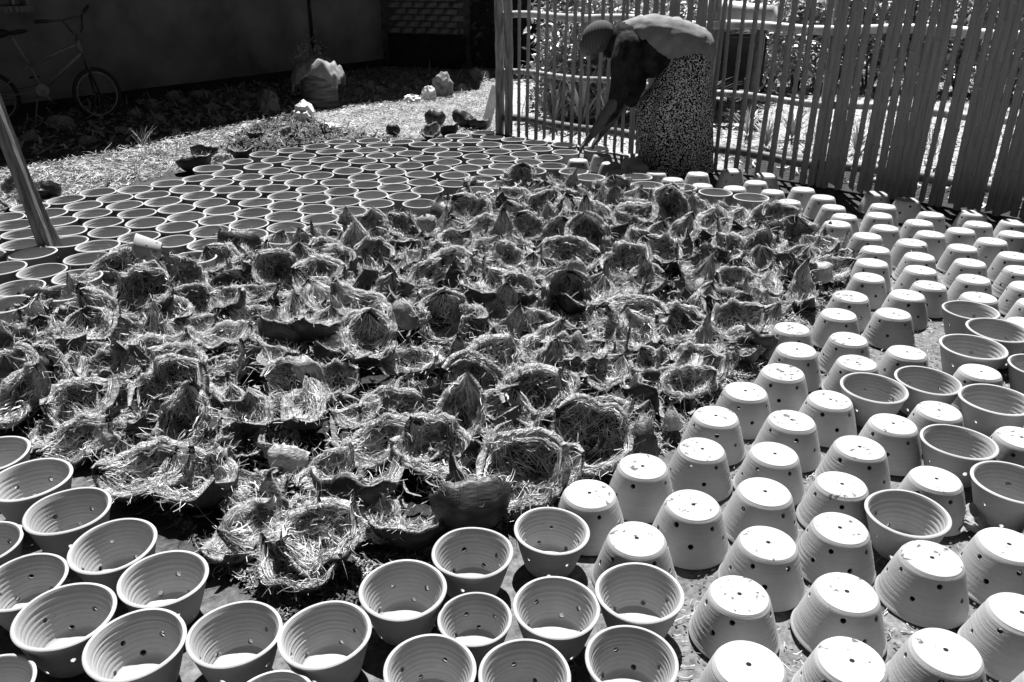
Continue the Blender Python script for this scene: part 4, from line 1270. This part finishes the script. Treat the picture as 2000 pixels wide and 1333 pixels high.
bushes = [(1090, 8.4, .8), (1130, 8.9, 1.1), (1165, 8.3, .9), (1215, 8.7, 1.1), (1265, 8.5, 1.1), (1320, 8.8, 1.15), (1130, 9.9, 1.3), (1180, 10.3, 1.5), (1250, 10.2, 1.5),
          (1375, 9.6, 1.25), (1440, 9.9, 1.2), (1500, 10.6, 1.1), (1560, 11.2, 1.2), (1635, 11.0, 1.2), (1700, 11.3, 1.3), (1790, 11.0, 1.3), (1880, 10.6, 1.3), (1970, 10.2, 1.4), (2060, 9.8, 1.4)]
for i, (px, yy, s) in enumerate(sorted(bushes)):
    x = (px - 1000) / F * (yy * CP + .9 * SP)
    bush(x, yy, s, i, "leafy sunlit shrub beyond the bamboo fence, %s shrub from the corner post" % ORD[i], 'shrubs behind the bamboo fence')
straps = [(1140, 8.05, .8), (1085, 8.15, .6), (1350, 8.0, .7), (1190, 7.9, .6), (1560, 7.4, .45), (1510, 7.0, .35), (1620, 6.9, .4), (1690, 6.8, .35), (1470, 7.6, .35), (1760, 7.0, .4)]
SM = [strap_cloud(46, 1.0, k) for k in range(3)]
for m_ in SM: m_.materials.append(M['leaf'])
for i, (px, yy, s) in enumerate(sorted(straps)):
    x = (px - 1000) / F * (yy * CP + .9 * SP)
    o = link('spiky_plant', SM[i % 3]); o.location = (x, yy, 0); o.scale = (s,) * 3; o.rotation_euler = (0, 0, i)
    tag(o, "spiky strap-leaved plant close behind the slats, %s from the corner post" % ORD[i], 'plant', 'spiky plants behind the fence')
x, y = gp(575, 205); bush(x, y + .8, .5, 1, 'dull leafy plant growing behind the drum against the wall')
# dark hedge closing the view far behind
rr = np.random.default_rng(5); V = []; Q = []
for _ in range(26000):
    x = rr.uniform(-1.0, 15); y = 13.2 + rr.uniform(0, 2.6) - x * 0.12; z = rr.uniform(0, 3.6) ** 1.0
    z *= 1.0; a = rr.uniform(0, 6.28); el = rr.normal(0, .6); L = rr.uniform(.08, .22); w = L * .45
    d = np.array([math.cos(a) * math.cos(el), math.sin(a) * math.cos(el), math.sin(el)]); s_ = np.cross(d, rr.normal(0, 1, 3)); s_ /= np.linalg.norm(s_)
    c = np.array([x, y, z]); b0 = len(V); V += [c, c + d * L * .5 + s_ * w / 2, c + d * L, c + d * L * .5 - s_ * w / 2]; Q.append((b0, b0 + 1, b0 + 2, b0 + 3))
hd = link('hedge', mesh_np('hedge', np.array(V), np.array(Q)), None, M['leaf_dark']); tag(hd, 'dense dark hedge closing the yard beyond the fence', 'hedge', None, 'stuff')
# unseen dark foliage added beside and behind the viewer to block low sky
rr = np.random.default_rng(6); V = []; Q = []
for _ in range(16000):
    t_ = rr.uniform(0, 1)
    if t_ < .30: x, y = 9.5 + rr.uniform(0, 1.2), rr.uniform(-5, 12)
    elif t_ < .70: x, y = rr.uniform(-10, 10), -4.6 - rr.uniform(0, 1.2)
    else: x, y = -10.5 - rr.uniform(0, 1.2), rr.uniform(-5, 3)
    z = rr.uniform(0, 5.0); a = rr.uniform(0, 6.28); el = rr.normal(0, .6); L = rr.uniform(.25, .5); w = L * .6
    d = np.array([math.cos(a) * math.cos(el), math.sin(a) * math.cos(el), math.sin(el)]); s_ = np.cross(d, rr.normal(0, 1, 3)); s_ /= np.linalg.norm(s_)
    c = np.array([x, y, z]); b0 = len(V); V += [c, c + d * L * .5 + s_ * w / 2, c + d * L, c + d * L * .5 - s_ * w / 2]; Q.append((b0, b0 + 1, b0 + 2, b0 + 3))
tl_ = link('sky_block_trees', mesh_np('sky_block_trees', np.array(V), np.array(Q)), None, M['leaf_dark']); tag(tl_, 'unseen dark trees added around the yard to block low sky', 'trees', None, 'stuff')
# thick pale log on trestles beyond the fence
lg = empty('log_rack', vp(1450, 26, 8.6) * 1.0); lg.location.z = 0
tag(lg, 'thick pale log resting on posts beyond the bamboo fence', 'log')
la, lb_ = vp(1375, 18, 8.7), vp(1512, 32, 8.3)
bm = bmesh.new(); add_tube(bm, [la, la.lerp(lb_, .33), la.lerp(lb_, .66), lb_], [.10, .105, .10, .095], 14); part('log', bm, M['rail'], lg, True)
for f in (.12, .85):
    p = la.lerp(lb_, f); bm = bmesh.new(); add_tube(bm, [Vector((p.x, p.y, 0)), Vector((p.x, p.y, p.z - .09))], .045, 8); part('post', bm, M['stem'], lg, True)
bm = bmesh.new(); p = la.lerp(lb_, .5); add_box(bm, (p.x, p.y + .35, .55), (.75, .4, .55)); bmesh.ops.bevel(bm, geom=bm.edges[:], offset=.03, segments=2, affect='EDGES')
o = part('dark_interior', bm, M['near_black'], None); tag(o, 'black box standing for the shaded hut interior under the log', 'dark_interior')  # solid dark box stands in for the hut's shaded inside

# ------------------------------------------------------------------ the woman
YW = 6.02
def W(px, py, dy=0.0): return vp(px, py, YW + dy)
per = empty('person', (W(1315, 337).x, YW, 0))
tag(per, 'woman in knitted cap and speckled long skirt bending over the pots', 'person')
def remesh(bm, voxel, m, name, sm=3):
    me = bm_mesh(name, bm)
    me = evaluated(me, [('REMESH', dict(mode='VOXEL', voxel_size=voxel)), ('SMOOTH', dict(iterations=sm, factor=0.5))])
    me.name = name; me.polygons.foreach_set("use_smooth", [True] * len(me.polygons))
    me.materials.clear(); me.materials.append(m)
    me.transform(per.matrix_basis.inverted())
    return me
def chain(bm, pts, rad, seg=14, flat=1.0, side=None):
    add_tube(bm, pts, rad, seg, True, flat, side)
    for p, r in zip(pts, rad): add_ball(bm, p, r * 0.98, 12, 8)
# body: head, neck, torso, arms, hands, legs, feet
bm = bmesh.new()
hc = W(1164, 74)
add_ball(bm, hc, (.098, .078, .10), 20, 14, Euler((0, R(-25), 0)))          # skull
jaw = W(1148, 92)
add_ball(bm, jaw, (.058, .056, .062), 16, 12)                               # face, looking down and ahead
add_ball(bm, W(1133, 88), (.016, .012, .014), 8, 6)                          # nose
add_ball(bm, W(1141, 103), (.014, .022, .008), 8, 6)                         # mouth
add_ball(bm, W(1170, 88, -.078), (.018, .010, .028), 8, 6)                  # ear
add_ball(bm, W(1170, 88, .078), (.018, .010, .028), 8, 6)
chain(bm, [W(1178, 80), W(1200, 78), W(1218, 76)], [.052, .054, .07])
chain(bm, [W(1222, 84), W(1262, 80), W(1300, 84), W(1345, 104)], [.115, .125, .12, .145], 18)
for sd_, dyy in ((-1, -.19), (1, .19)):
    sh_ = W(1222, 88, dyy * .8)
    if sd_ < 0: el_, wr, kn = W(1207, 190, dyy), W(1158, 262, dyy), W(1143, 279, dyy)
    else: el_, wr, kn = W(1222, 190, dyy), W(1180, 255, dyy - .02), W(1166, 272, dyy - .02)
    chain(bm, [sh_, sh_.lerp(el_, .5), el_], [.055, .046, .038])
    chain(bm, [el_, el_.lerp(wr, .35), wr], [.046, .045, .031])
    pd = (kn - wr).normalized(); sv = Vector((0, 1, 0)); sv = (sv - pd * sv.dot(pd)).normalized(); nv_ = pd.cross(sv)
    pc = wr + pd * .045
    add_ball(bm, pc, (.052, .046, .022), 14, 10, Matrix((pd, sv, nv_)).transposed().to_euler())
    for fi, (o_, l1) in enumerate(((-.034, .080), (-.012, .092), (.011, .088), (.033, .070))):
        b0 = wr + pd * .078 + sv * o_
        k1 = b0 + pd * l1 * .42 + sv * o_ * .12
        k2 = k1 + (pd * .8 + Vector((0, 0, -.5))).normalized() * l1 * .32
        k3 = k2 + (pd * .3 + Vector((.1, 0, -.9))).normalized() * l1 * .28
        add_tube(bm, [b0 - pd * .03, k1, k2, k3], [.0120, .0108, .0098, .0078], 8)
    t0_ = wr + pd * .02 + sv * sd_ * -1 * .028
    add_tube(bm, [t0_, t0_ + pd * .03 - sv * sd_ * .020 + Vector((0, 0, -.01)), t0_ + pd * .058 - sv * sd_ * .026 + Vector((0, 0, -.02))], [.012, .0105, .008], 8)
for dyy, fx in ((-.075, 1300), (.075, 1340)):
    hp = W(1348, 110, dyy); kn_ = W((1348 + fx) / 2, 215, dyy); an_ = W(fx, 318, dyy)
    chain(bm, [hp, hp.lerp(kn_, .5), kn_], [.075, .07, .055]); chain(bm, [kn_, kn_.lerp(an_, .4), an_], [.055, .052, .032])
    g_ = Vector((an_.x, an_.y, .03)); add_ball(bm, g_ + Vector((-.07, 0, 0)), (.12, .042, .03), 14, 8)
    chain(bm, [an_, Vector((an_.x, an_.y, .04))], [.034, .032])
body = link('body', remesh(bm, .006, M['skin'], 'body', 2), per)
bm = bmesh.new()
for dyy in (-.03, .03): add_ball(bm, W(1136, 80, dyy), .008, 8, 6)
link('eyes', remesh(bm, .003, M['eye'], 'eyes', 1), per)
# knitted cap with rolled edge, plus neck cloth
bm = bmesh.new()
add_ball(bm, hc + Vector((.012, 0, .004)), (.128, .094, .104), 24, 16, Euler((0, R(-38), 0)))
add_ball(bm, W(1152, 84), (.075, .072, .07), 18, 12)
add_ball(bm, W(1184, 66), (.07, .075, .075), 18, 12)
me = remesh(bm, .007, M['knit'], 'cap', 4)
link('knitted_cap', me, per)
bm = bmesh.new()
chain(bm, [W(1188, 62), W(1196, 82), W(1190, 100)], [.060, .062, .05], 14)
link('neck_scarf', remesh(bm, .007, M['cardigan'], 'scarf', 3), per)
# blouse: pale back, gathers
bm = bmesh.new()
chain(bm, [W(1214, 80), W(1240, 74), W(1275, 74), W(1315, 80), W(1354, 100)], [.09, .140, .158, .160, .172], 22)
me = remesh(bm, .007, M['blouse'], 'blouse', 12)
for v in me.vertices:
    p = v.co
    v.co = p + v.normal * (0.010 * noise.noise(Vector((p.x * 26, p.y * 2, 0))) * (1 if p.x < .0 else .5) + 0.006 * noise.noise(Vector((p.x * 11, p.y * 16, p.z * 20))))
link('blouse', me, per)
# dark cardigan over shoulders with hanging wide sleeves
bm = bmesh.new()
for s_, dyy in ((-1, -.165), (1, .165)):
    chain(bm, [W(1226, 88, dyy * .8), W(1217, 120, dyy * 1.05), W(1212, 165, dyy * 1.1), W(1203, 205, dyy * 1.05)], [.092, .088, .074, .060], 16)
    chain(bm, [W(1206, 200, dyy * 1.05), W(1196, 220, dyy * 1.05), W(1178, 236, dyy)], [.058, .050, .042], 14)
chain(bm, [W(1206, 84), W(1224, 82), W(1246, 92), W(1272, 112), W(1298, 112)], [.10, .145, .162, .150, .11], 18)
chain(bm, [W(1228, 120, -.05), W(1236, 165, -.05), W(1232, 196, -.05)], [.12, .10, .055], 18)
me = remesh(bm, .008, M['cardigan'], 'cardigan', 14)
for v in me.vertices:
    p = v.co; v.co = p + v.normal * (0.006 * noise.noise(Vector((p.x * 30, p.y * 8, p.z * 5))) + .003 * noise.noise(Vector((p.x * 60, p.y * 40, p.z * 12))))
link('cardigan', me, per)
# skirt: cross-sections from waist to hem: (py, front px, back px, half depth)
sec = [(84, 1352, 1376, .10), (96, 1325, 1386, .155), (112, 1298, 1390, .185), (135, 1287, 1392, .20), (165, 1272, 1391, .205), (195, 1248, 1390, .21), (225, 1243, 1389, .21), (260, 1244, 1387, .215), (300, 1250, 1386, .22), (333, 1254, 1384, .225)]
S = 96; V = []; Fc = []
nr = 60
for i in range(nr + 1):
    f = i / nr * (len(sec) - 1); k = min(int(f), len(sec) - 2); t_ = f - k
    py, fx, bx, hd_ = [sec[k][c] * (1 - t_) + sec[k + 1][c] * t_ for c in range(4)]
    a, c = W(fx, py), W(bx, py)
    cx, rx, cz = (a.x + c.x) / 2, (c.x - a.x) / 2, a.z
    low = max(0, (i / nr - .25) / .75)
    for s in range(S):
        th = 2 * math.pi * s / S
        fold = 1 + low * (.15 * math.sin(6 * th + 2 * low) + .05 * math.sin(12 * th + 1.3 + 3 * low)) + .07 * low * math.sin(3 * th + .8) + .02 * noise.noise(Vector((math.cos(th) * 3, math.sin(th) * 3, i * .15)))
        hem = .03 * math.sin(4 * th) * (i / nr) ** 3
        V.append((cx + rx * .95 * math.cos(th) * fold, YW + hd_ * math.sin(th) * fold, max(.012, cz + hem) if i > nr * .8 else cz))
for i in range(nr):
    for s in range(S): Fc.append((i * S + s, i * S + (s + 1) % S, (i + 1) * S + (s + 1) % S, (i + 1) * S + s))
Fc.append(tuple(range(S - 1, -1, -1)))
me = mesh_py('skirt', V, Fc); me.transform(per.matrix_basis.inverted())
link('skirt', me, per, M['print'])
bpy.context.view_layer.update()
print('things', len([o for o in COL.objects if o.parent is None]), 'all', len(COL.objects))
